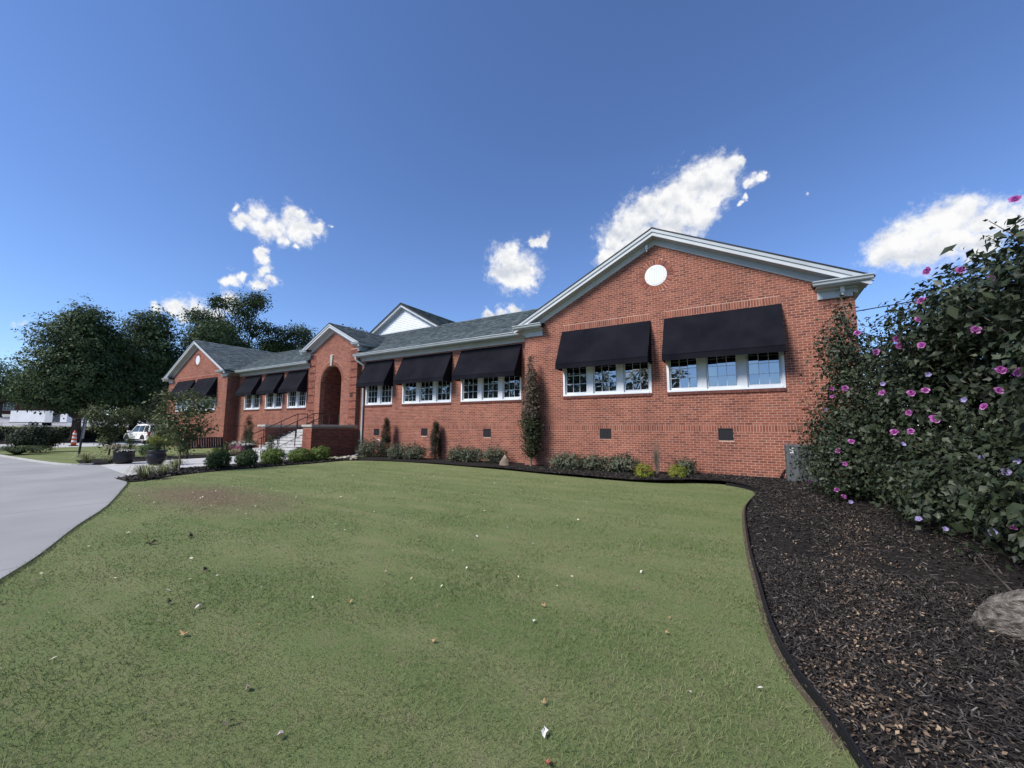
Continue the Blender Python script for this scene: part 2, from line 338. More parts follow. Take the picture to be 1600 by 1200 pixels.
def smooth_curve(pts, n=6):
    """Catmull-Rom through 2-D points"""
    P = [pts[0]] + list(pts) + [pts[-1]]; out = []
    for i in range(1, len(P) - 2):
        p0, p1, p2, p3 = [np.array(q, float) for q in P[i - 1:i + 3]]
        for k in range(n):
            t = k / n; out.append(tuple(.5 * ((2 * p1) + (-p0 + p2) * t + (2 * p0 - 5 * p1 + 4 * p2 - p3) * t * t + (-p0 + 3 * p1 - 3 * p2 + p3) * t ** 3)))
    out.append(tuple(pts[-1])); return out

# ---------------------------------------------------------------- the ground
def gz(x, y):
    x = np.asarray(x, float)
    z = -.12 + 0 * x
    z = np.where(x < -25, -.12 - .2 * np.clip((-25 - x) / 20, 0, 1), z)
    z = z + 1.6 * np.clip((-58 - x) / 5, 0, 1) * (x < -58)
    z = z + 2.7 * np.clip((-112 - x) / 40, 0, 1) * (x < -112)
    return z
def sheet(name, poly, dz, m, step=1.0, parent=None, kind='structure', bulge=None, **k):
    """a ground sheet: the polygon triangulated on a grid, lying dz above the terrain"""
    xs = [p[0] for p in poly]; ys = [p[1] for p in poly]; mb = MB()
    nx = max(1, math.ceil((max(xs) - min(xs)) / step)); ny = max(1, math.ceil((max(ys) - min(ys)) / step))
    bm = bmesh.new()
    for i in range(nx):
        for j in range(ny):
            q = clip_poly(poly, min(xs) + i * step, min(xs) + (i + 1) * step, min(ys) + j * step, min(ys) + (j + 1) * step)
            if len(q) >= 3:
                try: bm.faces.new([bm.verts.new((a, b, 0)) for a, b in q])
                except ValueError: pass
    bmesh.ops.remove_doubles(bm, verts=bm.verts, dist=1e-4)
    for v in bm.verts:
        v.co.z = float(gz(v.co.x, v.co.y)) + dz + (bulge(v.co.x, v.co.y) if bulge else 0)
    bmesh.ops.recalc_face_normals(bm, faces=bm.faces)
    if sum(f.normal.z for f in bm.faces) < 0: bmesh.ops.reverse_faces(bm, faces=bm.faces)
    me = bpy.data.meshes.new(name); bm.to_mesh(me); bm.free(); me.materials.append(m)
    for p in me.polygons: p.use_smooth = True
    return link_mesh(name, me, parent, kind=kind, **k)
def lawn_mat():
    m = bpy.data.materials.new('lawn_turf'); m.use_nodes = True; nt = m.node_tree; N = nt.nodes; L = nt.links
    b = N['Principled BSDF']; b.inputs['Roughness'].default_value = .95; b.inputs['Specular IOR Level'].default_value = .1
    tc = N.new('ShaderNodeTexCoord')
    def noise(s, d=5, r=.55):
        n = N.new('ShaderNodeTexNoise'); n.inputs['Scale'].default_value = s; n.inputs['Detail'].default_value = d; n.inputs['Roughness'].default_value = r; L.new(tc.outputs['Object'], n.inputs['Vector']); return n.outputs['Fac']
    def mixc(f, a, c, lo, hi):
        rg = N.new('ShaderNodeMapRange'); rg.inputs['From Min'].default_value = lo; rg.inputs['From Max'].default_value = hi; L.new(f, rg.inputs['Value'])
        mx = N.new('ShaderNodeMix'); mx.data_type = 'RGBA'; L.new(rg.outputs[0], mx.inputs['Factor'])
        for i, v in ((6, a), (7, c)):
            if isinstance(v, tuple): mx.inputs[i].default_value = (*v, 1)
            else: L.new(v, mx.inputs[i])
        return mx.outputs[2]
    c = mixc(noise(.55, 4), (.118, .160, .058), (.162, .192, .080), .35, .65)
    mp = N.new('ShaderNodeMapping'); mp.inputs['Scale'].default_value = (.16, 1.5, 1); mp.inputs['Rotation'].default_value = (0, 0, .12); L.new(tc.outputs['Object'], mp.inputs['Vector'])
    mw = N.new('ShaderNodeTexNoise'); mw.inputs['Scale'].default_value = 1.6; mw.inputs['Detail'].default_value = 4; L.new(mp.outputs[0], mw.inputs['Vector'])
    c = mixc(mw.outputs['Fac'], c, (.190, .205, .095), .46, .72)
    c = mixc(noise(7, 8, .7), c, (.195, .178, .100), .48, .78)
    c = mixc(noise(55, 6, .75), c, (.075, .098, .040), .52, .85)
    # worn brownish patch towards the drive
    sp = N.new('ShaderNodeVectorMath'); sp.operation = 'SUBTRACT'; L.new(tc.outputs['Object'], sp.inputs[0]); sp.inputs[1].default_value = (-10.3, 4.2, 0)
    sm = N.new('ShaderNodeVectorMath'); sm.operation = 'MULTIPLY'; L.new(sp.outputs[0], sm.inputs[0]); sm.inputs[1].default_value = (.28, .75, 0)
    ln = N.new('ShaderNodeVectorMath'); ln.operation = 'LENGTH'; L.new(sm.outputs[0], ln.inputs[0])
    ad = N.new('ShaderNodeMath'); ad.operation = 'ADD'; L.new(ln.outputs['Value'], ad.inputs[0]); L.new(noise(1.7, 5, .65), ad.inputs[1])
    c = mixc(ad.outputs[0], (.150, .115, .075), c, .75, 1.5)
    L.new(c, b.inputs['Base Color'])
    bp = N.new('ShaderNodeBump'); bp.inputs['Strength'].default_value = .7; bp.inputs['Distance'].default_value = .03; L.new(noise(45, 6, .8), bp.inputs['Height']); L.new(bp.outputs[0], b.inputs['Normal'])
    return m
M_LAWN = lawn_mat()
gm = MB()
GX = [-600, -400, -250, -180, -152, -142, -132, -122, -112, -90, -75, -66, -63, -61.5, -60, -58, -52, -45, -40, -35, -30, -25, -18, -9, 0, 9, 40, 120, 300, 600]; GY = [-600, -200, -60, -20, 0, 10, 20, 40, 80, 160, 320, 600]
for i in range(len(GX) - 1):
    for j in range(len(GY) - 1):
        q = [(GX[i], GY[j]), (GX[i + 1], GY[j]), (GX[i + 1], GY[j + 1]), (GX[i], GY[j + 1])]
        gm.add([(a, b, float(gz(a, b))) for a, b in q], [(0, 1, 2, 3)])
gm.build('lawn', M_LAWN, kind='structure')

EDGE = smooth_curve([(.52, 1.6), (.33, 2.45), (.23, 2.84), (.11, 3.22), (.01, 3.8), (-.07, 4.75), (-.19, 6.46), (-.27, 8.88), (-.12, 10.6), (-.1, 11.35), (-.3, 11.95), (-.8, 12.45), (-1.5, 12.35), (-2.6, 11.75), (-4.9, 11.8), (-8.7, 12.45), (-12.9, 12.7), (-15.2, 12.2), (-16.0, 11.6)], 6)
MULCH = EDGE + [(-18.2, 11.9), (-18.2, 15), (-7.6, 15), (9, 15), (9, -2), (1.0, -2), (.7, .6)]
def mulch_z(x, y):
    return float(np.clip((x + 15) * .008, -.02, .13) * np.clip((y - 9) / 4, 0, 1)) + .03 * math.sin(x * 2.1 + y) * math.sin(y * 1.7) * .5
M_MULCH = mat('mulch', (.013, .012, .012), 1.0, (.036, .03, .027), 26, 1.0, 60, detail=8, contrast=(.4, .7), spec=.1)
sheet('mulch_bed', MULCH, .02, M_MULCH, .6, bulge=mulch_z)
BED2 = smooth_curve([(-14.6, 4.0), (-14.55, 4.35), (-15.3, 5.3), (-15.75, 6.8), (-15.75, 8.6), (-15.8, 10.2), (-15.95, 11.6)], 5) + [(-18.2, 11.9), (-17.9, 11.0), (-17.85, 10.0), (-17.75, 8.0), (-17.7, 6.6), (-17.2, 5.3), (-16.3, 4.5), (-15.7, 4.05)]
sheet('mulch_bed', BED2, .024, M_MULCH, .6)
BED3 = [(-22.3, 4.75), (-25.5, 5.2), (-26.2, 7.2), (-25.2, 11.2), (-30, 14.6), (-24.1, 14.6), (-24.0, 11.3), (-22.6, 10.2), (-22.2, 6.2), (-21.5, 5.1)]
sheet('mulch_bed', BED3, .024, M_MULCH, .6)
sheet('mulch_bed', [(-58, -6), (-61.8, -6), (-61.8, 45), (-58, 45)], .02, M_MULCH, 2)

# drive and walk, one slab at a time over a dark joint sheet
DRIVE = smooth_curve([(-3.2, -6), (-4.6, -.6), (-5.5, .45), (-6.43, .9), (-7.25, 1.28), (-8.86, 1.91), (-10.5, 2.62), (-12.93, 3.47), (-14.6, 4.0), (-15.7, 4.05)], 4) + [(-16.3, 4.5), (-21.6, 5.08), (-22.59, 4.3), (-25.4, 4.05), (-32.57, 4.05), (-62, 4.3), (-62, -30), (-3, -30)]
def slabs(name, poly, m, sx, sy, dz, x0, y0):
    root = sheet(name, poly, .008, M_JOINT, 3.0)
    xs = [p[0] for p in poly]; ys = [p[1] for p in poly]
    i0 = math.floor((min(xs) - x0) / sx); i1 = math.ceil((max(xs) - x0) / sx); j0 = math.floor((min(ys) - y0) / sy); j1 = math.ceil((max(ys) - y0) / sy)
    for i in range(i0, i1):
        for j in range(j0, j1):
            g = .006
            q = clip_poly(poly, x0 + i * sx + g, x0 + (i + 1) * sx - g, y0 + j * sy + g, y0 + (j + 1) * sy - g)
            if len(q) < 3: continue
            ar = abs(sum(q[k][0] * q[(k + 1) % len(q)][1] - q[(k + 1) % len(q)][0] * q[k][1] for k in range(len(q)))) / 2
            if ar < .05: continue
            mb = MB(); h = dz + rng.uniform(0, .003)
            n = len(q); top = [(a, b, float(gz(a, b)) + h) for a, b in q]; bot = [(a, b, float(gz(a, b)) + .009) for a, b in q]
            if sum(q[k][0] * q[(k + 1) % n][1] - q[(k + 1) % n][0] * q[k][1] for k in range(n)) < 0: top.reverse(); bot.reverse()
            mb.add(top + bot, [tuple(range(n))] + [((k + 1) % n, k, n + k, n + (k + 1) % n) for k in range(n)])
            mb.build('slab', m, root)
    return root
slabs('driveway', DRIVE, M_CONC, 4.2, 3.1, .014, -6.8, .35)
WALK = [(-16.3, 4.5), (-17.2, 5.3), (-17.7, 6.6), (-17.75, 8.0), (-17.85, 10.0), (-18.4, 11.3), (-24.0, 11.3), (-22.6, 10.2), (-22.2, 6.2), (-21.5, 5.08)]
slabs('front_walk', WALK, M_CONC2, 2.2, 1.6, .018, -16.3, 4.5)
LANE = [(-46.5, 4.25), (-57.6, 4.25), (-57.6, 46), (-46.5, 46)]
sheet('access_lane', LANE, .012, M_CONC2, 3.0)
sheet('parking_lot', [(-62.5, -60), (-150, -60), (-150, 90), (-62.5, 90)], .03, M_ASPH, 5.0)
kb = MB()
kc = smooth_curve([(-21.9, 4.95), (-22.59, 4.36), (-25.4, 4.1), (-32.57, 4.1), (-46, 4.2)], 5)
for a, b in zip(kc[:-1], kc[1:]):
    d = Vector((b[0] - a[0], b[1] - a[1], 0)).normalized(); nn = Vector((-d.y, d.x, 0)) * .14
    if nn.y < 0: nn = -nn
    za, zb = float(gz(*a)), float(gz(*b))
    P = [(a[0], a[1], za), (b[0], b[1], zb), (b[0] + nn.x, b[1] + nn.y, zb), (a[0] + nn.x, a[1] + nn.y, za)]
    kb.add(P + [(p[0], p[1], p[2] + .06) for p in P], [(4, 5, 6, 7), (0, 1, 5, 4), (1, 2, 6, 5), (2, 3, 7, 6), (3, 0, 4, 7)])
kb.build('kerb', M_CONC2, kind='structure')
# plastic edging between the turf and the mulch
ed = empty('lawn_edging', (.1, 4.0, -.12), 0, 'ribbed black plastic edging strip curving between the lawn and the dark mulch', 'edging')
ec = [p for p in EDGE if p[0] > -.9][:70]
for (zz0, zz1, off) in ((.0, .075, 0.0), (.012, .02, -.006), (.032, .04, -.006), (.052, .06, -.006)):
    mb = MB()
    for a, b in zip(ec[:-1], ec[1:]):
        d = Vector((b[0] - a[0], b[1] - a[1], 0)).normalized(); nn = Vector((-d.y, d.x, 0))
        if nn.x > 0: nn = -nn
        p0 = Vector((a[0], a[1], 0)) - nn * (off - .0); p1 = Vector((b[0], b[1], 0)) - nn * off
        z = -.125; t = -nn * .012
        q = [p0 - t * 0, p1 - t * 0, p1 + t, p0 + t]
        mb.add([(v.x, v.y, z + zz0) for v in q] + [(v.x, v.y, z + zz1) for v in q], [(4, 5, 6, 7), (0, 1, 5, 4), (1, 2, 6, 5), (2, 3, 7, 6), (3, 0, 4, 7)])
    mb.build('strip' if off == 0 else 'rib', M_BLACK, ed)
sl = MB()
for a, b in zip(ec[8:-1], ec[9:]):
    d = Vector((b[0] - a[0], b[1] - a[1], 0)).normalized(); nn = Vector((-d.y, d.x, 0))
    if nn.x > 0: nn = -nn
    sl.add([(a[0] + nn.x * .003, a[1], -.116), (b[0] + nn.x * .003, b[1], -.116), (b[0] + nn.x * .045, b[1] + nn.y * .045, -.116), (a[0] + nn.x * .045, a[1] + nn.y * .045, -.116)], [(0, 1, 2, 3)])
M_SOIL2 = mat('edge_soil', (.095, .072, .052), 1.0, (.06, .046, .034), 20, .4, 60)
sl.build('bare_soil_strip', M_SOIL2, kind='structure')

# ================================================================ the brick building
YG, YM, YP, YB = 13.85, 14.65, 14.42, 25.0
CX = -20.15                                   # centre line of the front
GR0, GR1, GRC = -7.85, 2.45, -2.70            # right gable block
GL0, GL1, GLC = -43.0, -32.6, -37.8           # left gable block
CRS, BL, JT = .0745, .205, .0125               # brick course, brick pitch, joint
bld = empty('brick_building', (CX, 18, 0), 0, 'long red brick building with black awnings and an arched entrance porch', 'building')
ST0, ST1 = 1.305, 1.515                       # soldier band
def face_s(Y):                                # a wall that faces the street (-Y)
    return lambda u, z, d: (u, Y - d, z)
def face_e(X):                                # a wall that faces +X
    return lambda u, z, d: (X + d, u, z)
def brick_box(mb, fn, u0, u1, z0, z1, d=0.0, back=-.022, tint=None):
    t = random.random() if tint is None else tint
    d += random.uniform(-.0008, .0012)
    mb.add([fn(u0, z0, d), fn(u1, z0, d), fn(u1, z1, d), fn(u0, z1, d), fn(u0, z0, back), fn(u1, z0, back), fn(u1, z1, back), fn(u0, z1, back)],
           [(0, 1, 2, 3), (0, 4, 5, 1), (1, 5, 6, 2), (2, 6, 7, 3), (3, 7, 4, 0)], t)
def brickwork(mb, fn, z0, z1, spans, d=0.0, collect=None, phase=0.0, bands=((ST0, ST1),)):
    """running bond between z0 and z1; spans(zlo, zhi) gives the stretches of wall at that height"""
    n0 = math.floor((z0 - ST1) / CRS)
    k = n0; zz = None
    # courses are set out up from the top of the soldier band and down from its bottom
    rows = []
    z = ST1
    while z + CRS <= z1 + 1e-6: rows.append(z); z += CRS
    z = ST0 - CRS
    while z + CRS > z0: rows.append(z); z -= CRS
    for r in sorted(rows):
        zlo, zhi = r + JT / 2, r + CRS - JT / 2
        if zhi < z0 + .02: continue
        zlo = max(zlo, z0)
        if any(zlo < b1 - .004 and zhi > b0 + .004 for b0, b1 in bands): continue
        odd = int(round((r + 40) / CRS)) % 2
        for a, b in spans(zlo, zhi):
            if b - a < .03: continue
            u = math.floor((a - phase) / BL) * BL + phase + (BL / 2 if odd else 0) - BL
            while u < b:
                p, q = max(u + JT / 2, a), min(u + BL - JT / 2, b)
                if q - p > .028:
                    if collect is not None and q - p > BL - JT - .001 and zhi - zlo > CRS - JT - .001: collect.append((p, zlo))
                    else: brick_box(mb, fn, p, q, zlo, zhi, d)
                u += BL
def soldier(mb, fn, a, b, z0, z1, d=0.0, pitch=.0745):
    n = max(1, round((b - a) / pitch)); p = (b - a) / n
    for i in range(n): brick_box(mb, fn, a + i * p + JT / 2, a + (i + 1) * p - JT / 2, z0 + JT / 2, z1 - JT / 2, d)
def cut(a, b, holes):
    s = [(a, b)]
    for h0, h1 in holes:
        n = []
        for p, q in s:
            if h1 <= p or h0 >= q: n.append((p, q)); continue
            if h0 > p: n.append((p, h0))
            if h1 < q: n.append((h1, q))
        s = n
    return s
WZ0, WZ1 = 2.58, 4.74                         # window openings
WIN_R = [(-6.18, -2.95, 3), (-2.46, .77, 3)]
WIN_M = [(-18.42, -16.32, 2), (-15.57, -12.31, 3), (-11.73, -8.47, 3)]
WIN_ML = [(-26.13, -24.03, 2), (-28.82, -26.72, 2), (-31.66, -29.54, 2)]
WIN_L = [(-41.15, -37.92, 3), (-37.43, -34.2, 3)]
VENTS_R = [(-4.58, 1.21), (-.83, 1.24)]; VENTS_M = [(-10.22, 1.17), (-13.97, 1.17), (-17.42, 1.13)]
VW, VH = .40, .35
def wall_holes(wins, vents):
    H = [(a, b, WZ0 - .10, WZ1) for a, b, n in wins] + [(x - VW / 2, x + VW / 2, z - VH / 2, z + VH / 2) for x, z in vents]
    return lambda zlo, zhi: [(a, b) for a, b, p, q in H if zlo < q and zhi > p]
def rake(xc, top, s=.512):                    # half width of the gable at height z
    return lambda z: max(0.0, (top - z) / s)
def wall_backing(name, fn, u0, u1, z0, z1, m, wins=(), thick=.25, top=None, parent=None):
    """mortar wall behind the bricks: solid strips round the openings"""
    mb = MB(); us = sorted({u0, u1, *[w[0] for w in wins], *[w[1] for w in wins]})
    for a, b in zip(us[:-1], us[1:]):
        w = next((w for w in wins if abs(w[0] - a) < 1e-6), None)
        for p, q in ([(z0, WZ0 - .1), (WZ1, z1)] if w else [(z0, z1)]):
            P = [fn(a, p, -.003), fn(b, p, -.003), fn(b, q, -.003), fn(a, q, -.003)]; Q = [fn(a, p, -thick), fn(b, p, -thick), fn(b, q, -thick), fn(a, q, -thick)]
            mb.add(P + Q, [(0, 1, 2, 3), (7, 6, 5, 4), (0, 4, 5, 1), (2, 6, 7, 3), (1, 5, 6, 2), (3, 7, 4, 0)])
    if top:
        mb.prism(top, fn, -.003, -thick)
    return mb.build(name, m, parent or bld)

def gable_block(g0, g1, gc, wins, vents, tag_lintel, singles=False):
    fn = face_s(YG); hw = (g1 - g0) / 2; eave = 5.12
    top_z = 7.76; half = rake(gc, top_z)
    hole = wall_holes(wins, vents); CR, cz = .365, 5.30 - .0
    czc = 6.62 - 1.4 + 1.4
    czc = CIRC_Z
    wall_backing('wall', fn, g0 + .003, g1 - .003, -.4, eave, M_MORTAR, wins, top=[(g0 + .003, eave), (g1 - .003, eave), (gc + hw * .995, eave + .02), (gc, top_z + .25), (gc - hw * .995, eave + .02)])
    lint = [(a, b) for a, b, n in wins]
    ring = CR + .215
    def spans(zlo, zhi):
        zc = (zlo + zhi) / 2
        h = hw if zc < eave else min(hw, half(zhi) + .05)
        hs = hole(zlo, zhi)
        if zlo < 5.30 and zhi > 5.085: hs = hs + lint
        dz = min(abs(zlo - czc), abs(zhi - czc)) if not (zlo < czc < zhi) else 0
        if dz < ring - .05: w = math.sqrt(max(0, (ring - .045) ** 2 - dz * dz)); hs = hs + [(gc + CIRC_DX - w, gc + CIRC_DX + w)]
        return cut(gc - h, gc + h, hs) if zc >= eave else cut(g0, g1, hs)
    mb = MB(); got = [] if singles else None
    brickwork(mb, fn, -.3, 7.7, spans, collect=got)
    soldier(mb, fn, g0 + .01, g1 - .01, ST0, ST1)
    for a, b in lint: soldier(mb, fn, a, b, 5.085, 5.30)
    n = 32
    for i in range(n):                        # rowlock ring round the oval vent
        a0, a1 = 2 * math.pi * (i + .09) / n, 2 * math.pi * (i + .91) / n
        P = [(gc + CIRC_DX + r * math.cos(a), czc + r * math.sin(a)) for r, a in ((CR, a0), (CR + .2, a0), (CR + .2, a1), (CR, a1))]
        mb.prism(P, fn, .005, -.022, random.random())
    if got is not None:
        # the 300 bricks that show largest become bricks of their own
        def size(p):
            x, z = p[0] + .1, p[1] - 1.4; c = Vector((x, YG, z)); f = c.dot(_f); return -1 / f ** 2 * (1 if (x < 1.2 + .12 * (z + 1.4) and not (-.2 < x < .2 and z < -.4)) else 0)
        def big(p):
            x, z = p[0] + .1, p[1] - 1.4; c = Vector((x, YG, z))
            f = c.dot(_f); vis = x < .55 + .2 * (z + 1.4)
            return (c.length / f ** 3) if vis else 0
        got.sort(key=big, reverse=True)
        single, rest = got[:300], got[300:]
        one = MB(); brick_box(one, lambda u, z, d: (u, -d, z), 0, BL - JT, 0, CRS - JT, 0, tint=.5)
        me = one.mesh('brick', M_BRICK1)
        for p, z in single:
            o = bpy.data.objects.new('brick', me); COL.objects.link(o); o.location = (p, YG + random.uniform(-.0012, .0008), z); attach(o, bld)
            o.matrix_parent_inverse = Matrix.Translation(-bld.location)
        for p, z in rest: brick_box(mb, fn, p, p + BL - JT, z, z + CRS - JT)
    mb.build('brickwork', M_BRICK, bld, 'stuff')
    v = MB(); N = 40
    v.prism([(gc + CIRC_DX + CR * math.cos(2 * math.pi * i / N), czc + CR * math.sin(2 * math.pi * i / N)) for i in range(N)], fn, .004, -.06)
    ov = v.build('round_vent', M_WHITE, bld)
    sl = MB()
    for i in range(9):
        x = (i - 4) * .075; h = math.sqrt(max(.01, (CR - .04) ** 2 - x * x))
        sl.box(gc + CIRC_DX + x - .03, gc + CIRC_DX + x + .03, YG - .012, YG - .0045, czc - h, czc + h)
    sl.build('vent_slat', M_WHITE, ov)
CIRC_Z, CIRC_DX = 6.62, 0.0
gable_block(GR0, GR1, GRC, WIN_R, VENTS_R, 'right', singles=True)
gable_block(GL0, GL1, GLC, WIN_L, [], 'left')
# right-hand and rear walls (closing the volume)
def plain_box(name, x0, x1, y0, y1, z0, z1, m, parent=bld, **k):
    mb = MB(); mb.box(x0, x1, y0, y1, z0, z1); return mb.build(name, m, parent, **k)
plain_box('wall', GR1 - .25, GR1 - .003, YG + .242, YB, -.4, 5.3, M_MORTAR)
mb = MB(); brickwork(mb, face_e(GR1), -.3, 5.2, lambda a, b: [(YG + .0, YB)]); soldier(mb, face_e(GR1), YG + .01, YB, ST0, ST1); mb.build('brickwork', M_BRICK, bld, 'stuff')
plain_box('wall', GL0 + .008, GL0 + .25, YG + .242, YB, -.4, 5.3, M_MORTAR)
plain_box('wall', GL0, GR1, YB, YB + .25, -.4, 5.3, M_MORTAR)
# gable block sides that look over the main front
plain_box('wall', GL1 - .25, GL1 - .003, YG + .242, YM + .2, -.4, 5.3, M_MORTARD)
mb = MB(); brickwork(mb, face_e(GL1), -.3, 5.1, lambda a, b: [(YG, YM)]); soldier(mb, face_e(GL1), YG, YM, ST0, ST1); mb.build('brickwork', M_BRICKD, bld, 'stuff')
plain_box('wall', GR0 + .008, GR0 + .25, YG + .242, YM + .2, -.4, 5.3, M_MORTAR)

# ---- main front, both sides of the porch
PX0, PX1 = -23.45, -18.95
def main_front(u0, u1, wins, vents):
    fn = face_s(YM); hole = wall_holes(wins, vents)
    wall_backing('wall', fn, u0, u1, -.4, 5.3, M_MORTAR, wins)
    mb = MB(); brickwork(mb, fn, -.35, 5.1, lambda a, b: cut(u0, u1, hole(a, b))); soldier(mb, fn, u0, u1, ST0, ST1)
    mb.build('brickwork', M_BRICK, bld, 'stuff')
main_front(PX1 + .0, GR0 + .0, WIN_M, VENTS_M)
main_front(GL1, PX0, WIN_ML, [])

# ---- windows
def window(a, b, n, Y, fine):
    """white wooden frame with n double-hung units; fine: each pane its own piece"""
    fr = MB(); y0, y1 = Y - .012, Y + .14
    fr.box(a, a + .075, y0, y1, WZ0, WZ1); fr.box(b - .075, b, y0, y1, WZ0, WZ1)
    fr.box(a + .075, b - .075, y0, y1, WZ1 - .07, WZ1)
    fr.box(a + .075, b - .075, y0 - .02, y1, WZ0, WZ0 + .065)
    W = b - a - .15; mul = .235; uw = (W - (n - 1) * mul) / n
    for i in range(n - 1):
        x = a + .075 + (i + 1) * uw + i * mul
        fr.box(x, x + mul, y0 + .012, y1, WZ0 + .065, WZ1 - .07)
    w = fr.build('window', M_WHITE, bld, bevel=.004)
    zl0, zl1, zu1 = WZ0 + .065, 3.70, WZ1 - .07
    for i in range(n):
        x0 = a + .075 + i * (uw + mul); x1 = x0 + uw
        for (z0, z1, yy) in ((zl0, zl1, Y + .065), (zl1 - .035, zu1, Y + .035)):
            s = MB(); st = .048; bot = .075 if z0 == zl0 else .035; tp = .04
            s.box(x0 + .002, x0 + st, yy, yy + .03, z0 + .001, z1); s.box(x1 - st, x1 - .002, yy, yy + .03, z0 + .001, z1)
            s.box(x0 + st, x1 - st, yy, yy + .03, z0 + .001, z0 + bot); s.box(x0 + st, x1 - st, yy, yy + .03, z1 - tp, z1)
            gx0, gx1, g0, g1 = x0 + st, x1 - st, z0 + bot, z1 - tp
            for k in (1, 2):
                xm = gx0 + (gx1 - gx0) * k / 3; s.box(xm - .008, xm + .008, yy + .006, yy + .024, g0, g1)
                zm = g0 + (g1 - g0) * k / 3
                for q in range(3):
                    xa = gx0 + (gx1 - gx0) * q / 3 + (.008 if q else 0); xb = gx0 + (gx1 - gx0) * (q + 1) / 3 - (.008 if q < 2 else 0)
                    s.box(xa, xb, yy + .007, yy + .023, zm - .008, zm + .008)
            s.build('sash', M_WHITE, w)
            if fine:
                for p in range(3):
                    for q in range(3):
                        pa = gx0 + (gx1 - gx0) * p / 3 + .007; pb = gx0 + (gx1 - gx0) * (p + 1) / 3 - .007
                        za = g0 + (g1 - g0) * q / 3 + .007; zb = g0 + (g1 - g0) * (q + 1) / 3 - .007
                        g = MB(); tilt = random.uniform(-.0022, .0022); t2 = random.uniform(-.0022, .0022)
                        g.add([(pa, yy + .012 + tilt + t2, za), (pb, yy + .012 - tilt + t2, za), (pb, yy + .012 - tilt - t2, zb), (pa, yy + .012 + tilt - t2, zb)], [(0, 1, 2, 3)])
                        g.build('pane', M_GLASS, w)
            else:
                g = MB(); g.add([(gx0, yy + .015, g0), (gx1, yy + .015, g0), (gx1, yy + .015, g1), (gx0, yy + .015, g1)], [(0, 1, 2, 3)]); g.build('pane', M_GLASS, w)
    dk = MB(); dk.box(a + .02, b - .02, Y + .16, Y + .2, WZ0, WZ1); dk.build('dark_interior', M_VENTIN, w)
    sl = MB()
    nb = round((b - a) / .0745)
    for i in range(nb):
        p = a + (b - a) * i / nb; brick_box(sl, face_s(Y), p + .004, p + (b - a) / nb - .004, WZ0 - .095, WZ0 - .004, .03, tint=random.uniform(0, .5))
    sl.build('sill', M_BRICKD, w)
    sb = MB(); sb.box(a, b, Y - .022, Y + .1, WZ0 - .092, WZ0 - .007); sb.build('sill_mortar', M_MORTARD, w)
    return w
for a, b, n in WIN_R: window(a, b, n, YG, True)
for a, b, n in WIN_M: window(a, b, n, YM, n == 3)
for a, b, n in WIN_ML: window(a, b, n, YM, False)
for a, b, n in WIN_L: window(a, b, n, YG, False)

# ---- awnings
M_SEAM = mat('awning_seam', (.0085, .009, .013), .92, spec=.08)
def awning(a, b, Y, zt, label):
    p, zf, zv = .62, 3.735, 3.535; mb = MB(); n = 15; t = .006
    def sag(u, v): return -.022 * math.sin(math.pi * v) * (1 + .5 * math.sin(u * 6.3 + a * 3)) + .006 * math.sin(u * 15 + v * 5 + b)
    rows = [(0, zt), (.25, None), (.5, None), (.75, None), (1, zf), (1.0, zv)]
    vs, fs = [], []
    for i in range(n + 1):
        u = i / n; x = a + (b - a) * u
        for k, (v, z) in enumerate(rows):
            if k < 5: yy = Y - .016 - p * v; zz = zt + (zf - zt) * v + sag(u, v) * (1 if 0 < v < 1 else 0)
            else: yy = Y - .016 - p + .004 * math.sin(u * 23 + a); zz = zv + .004 * math.sin(u * 31 + b)
            vs.append((x, yy, zz))
    m = len(rows)
    for i in range(n):
        for k in range(m - 1): fs.append((i * m + k, i * m + k + 1, (i + 1) * m + k + 1, (i + 1) * m + k))
    mb.add(vs, fs)
    o = mb.build('awning', M_AWN, bld, label=label, smooth=False)
    sd = o.modifiers.new('thick', 'SOLIDIFY'); sd.thickness = t; sd.offset = -1
    for x in (a + .002, b - .002):
        s = MB(); s.prism([(Y - .016, zt - .01), (Y - .016, zv), (Y - .015 - p + .008, zv + .004), (Y - .015 - p + .008, zf), ], lambda u, z, d, x=x: (x + d, u, z), -.003, .003); s.build('side_panel', M_AWN, o)
    fr = MB(); fr.tube([(a + .03, Y - p + .03, zf - .04), (b - .03, Y - p + .03, zf - .04)], .013, 6)
    for x in (a + .03, (a + b) / 2, b - .03): fr.tube([(x, Y - .03, zt - .16), (x, Y - p + .03, zf - .06)], .011, 6)
    fr.build('awning_frame', M_GUTTER, o)
    nseam = 2 if b - a > 2.5 else 1
    for k in range(1, nseam + 1):
        x = a + (b - a) * k / (nseam + 1); sm = MB()
        for v0 in range(4):
            q = []
            for v in (v0 / 4, (v0 + 1) / 4):
                yy = Y - .016 - p * v - .0025; zz = zt + (zf - zt) * v + (sag((x - a) / (b - a), v) if 0 < v < 1 else 0) + .003
                q.append((yy, zz))
            sm.add([(x - .013, *q[0]), (x + .013, *q[0]), (x + .013, *q[1]), (x - .013, *q[1])], [(0, 1, 2, 3)])
        sm.build('seam', M_SEAM, o)
    hm = MB()
    for k in range(6):
        xa, xb = a + (b - a) * k / 6, a + (b - a) * (k + 1) / 6
        hm.box(xa + .004, xb - .004, Y - .016 - p - .008, Y - .016 - p - .0035, zf - .016, zf - .004)
    hm.build('hem', M_SEAM, o)
    return o
awning(-6.21, -2.92, YG, 5.06, 'black canvas awning on the right gable nearer the slender tree')
awning(-2.48, .79, YG, 5.06, 'black canvas awning on the right gable nearer the flowering shrub')
awning(-11.75, -8.45, YM, 5.0, 'black canvas awning against the right gable block')
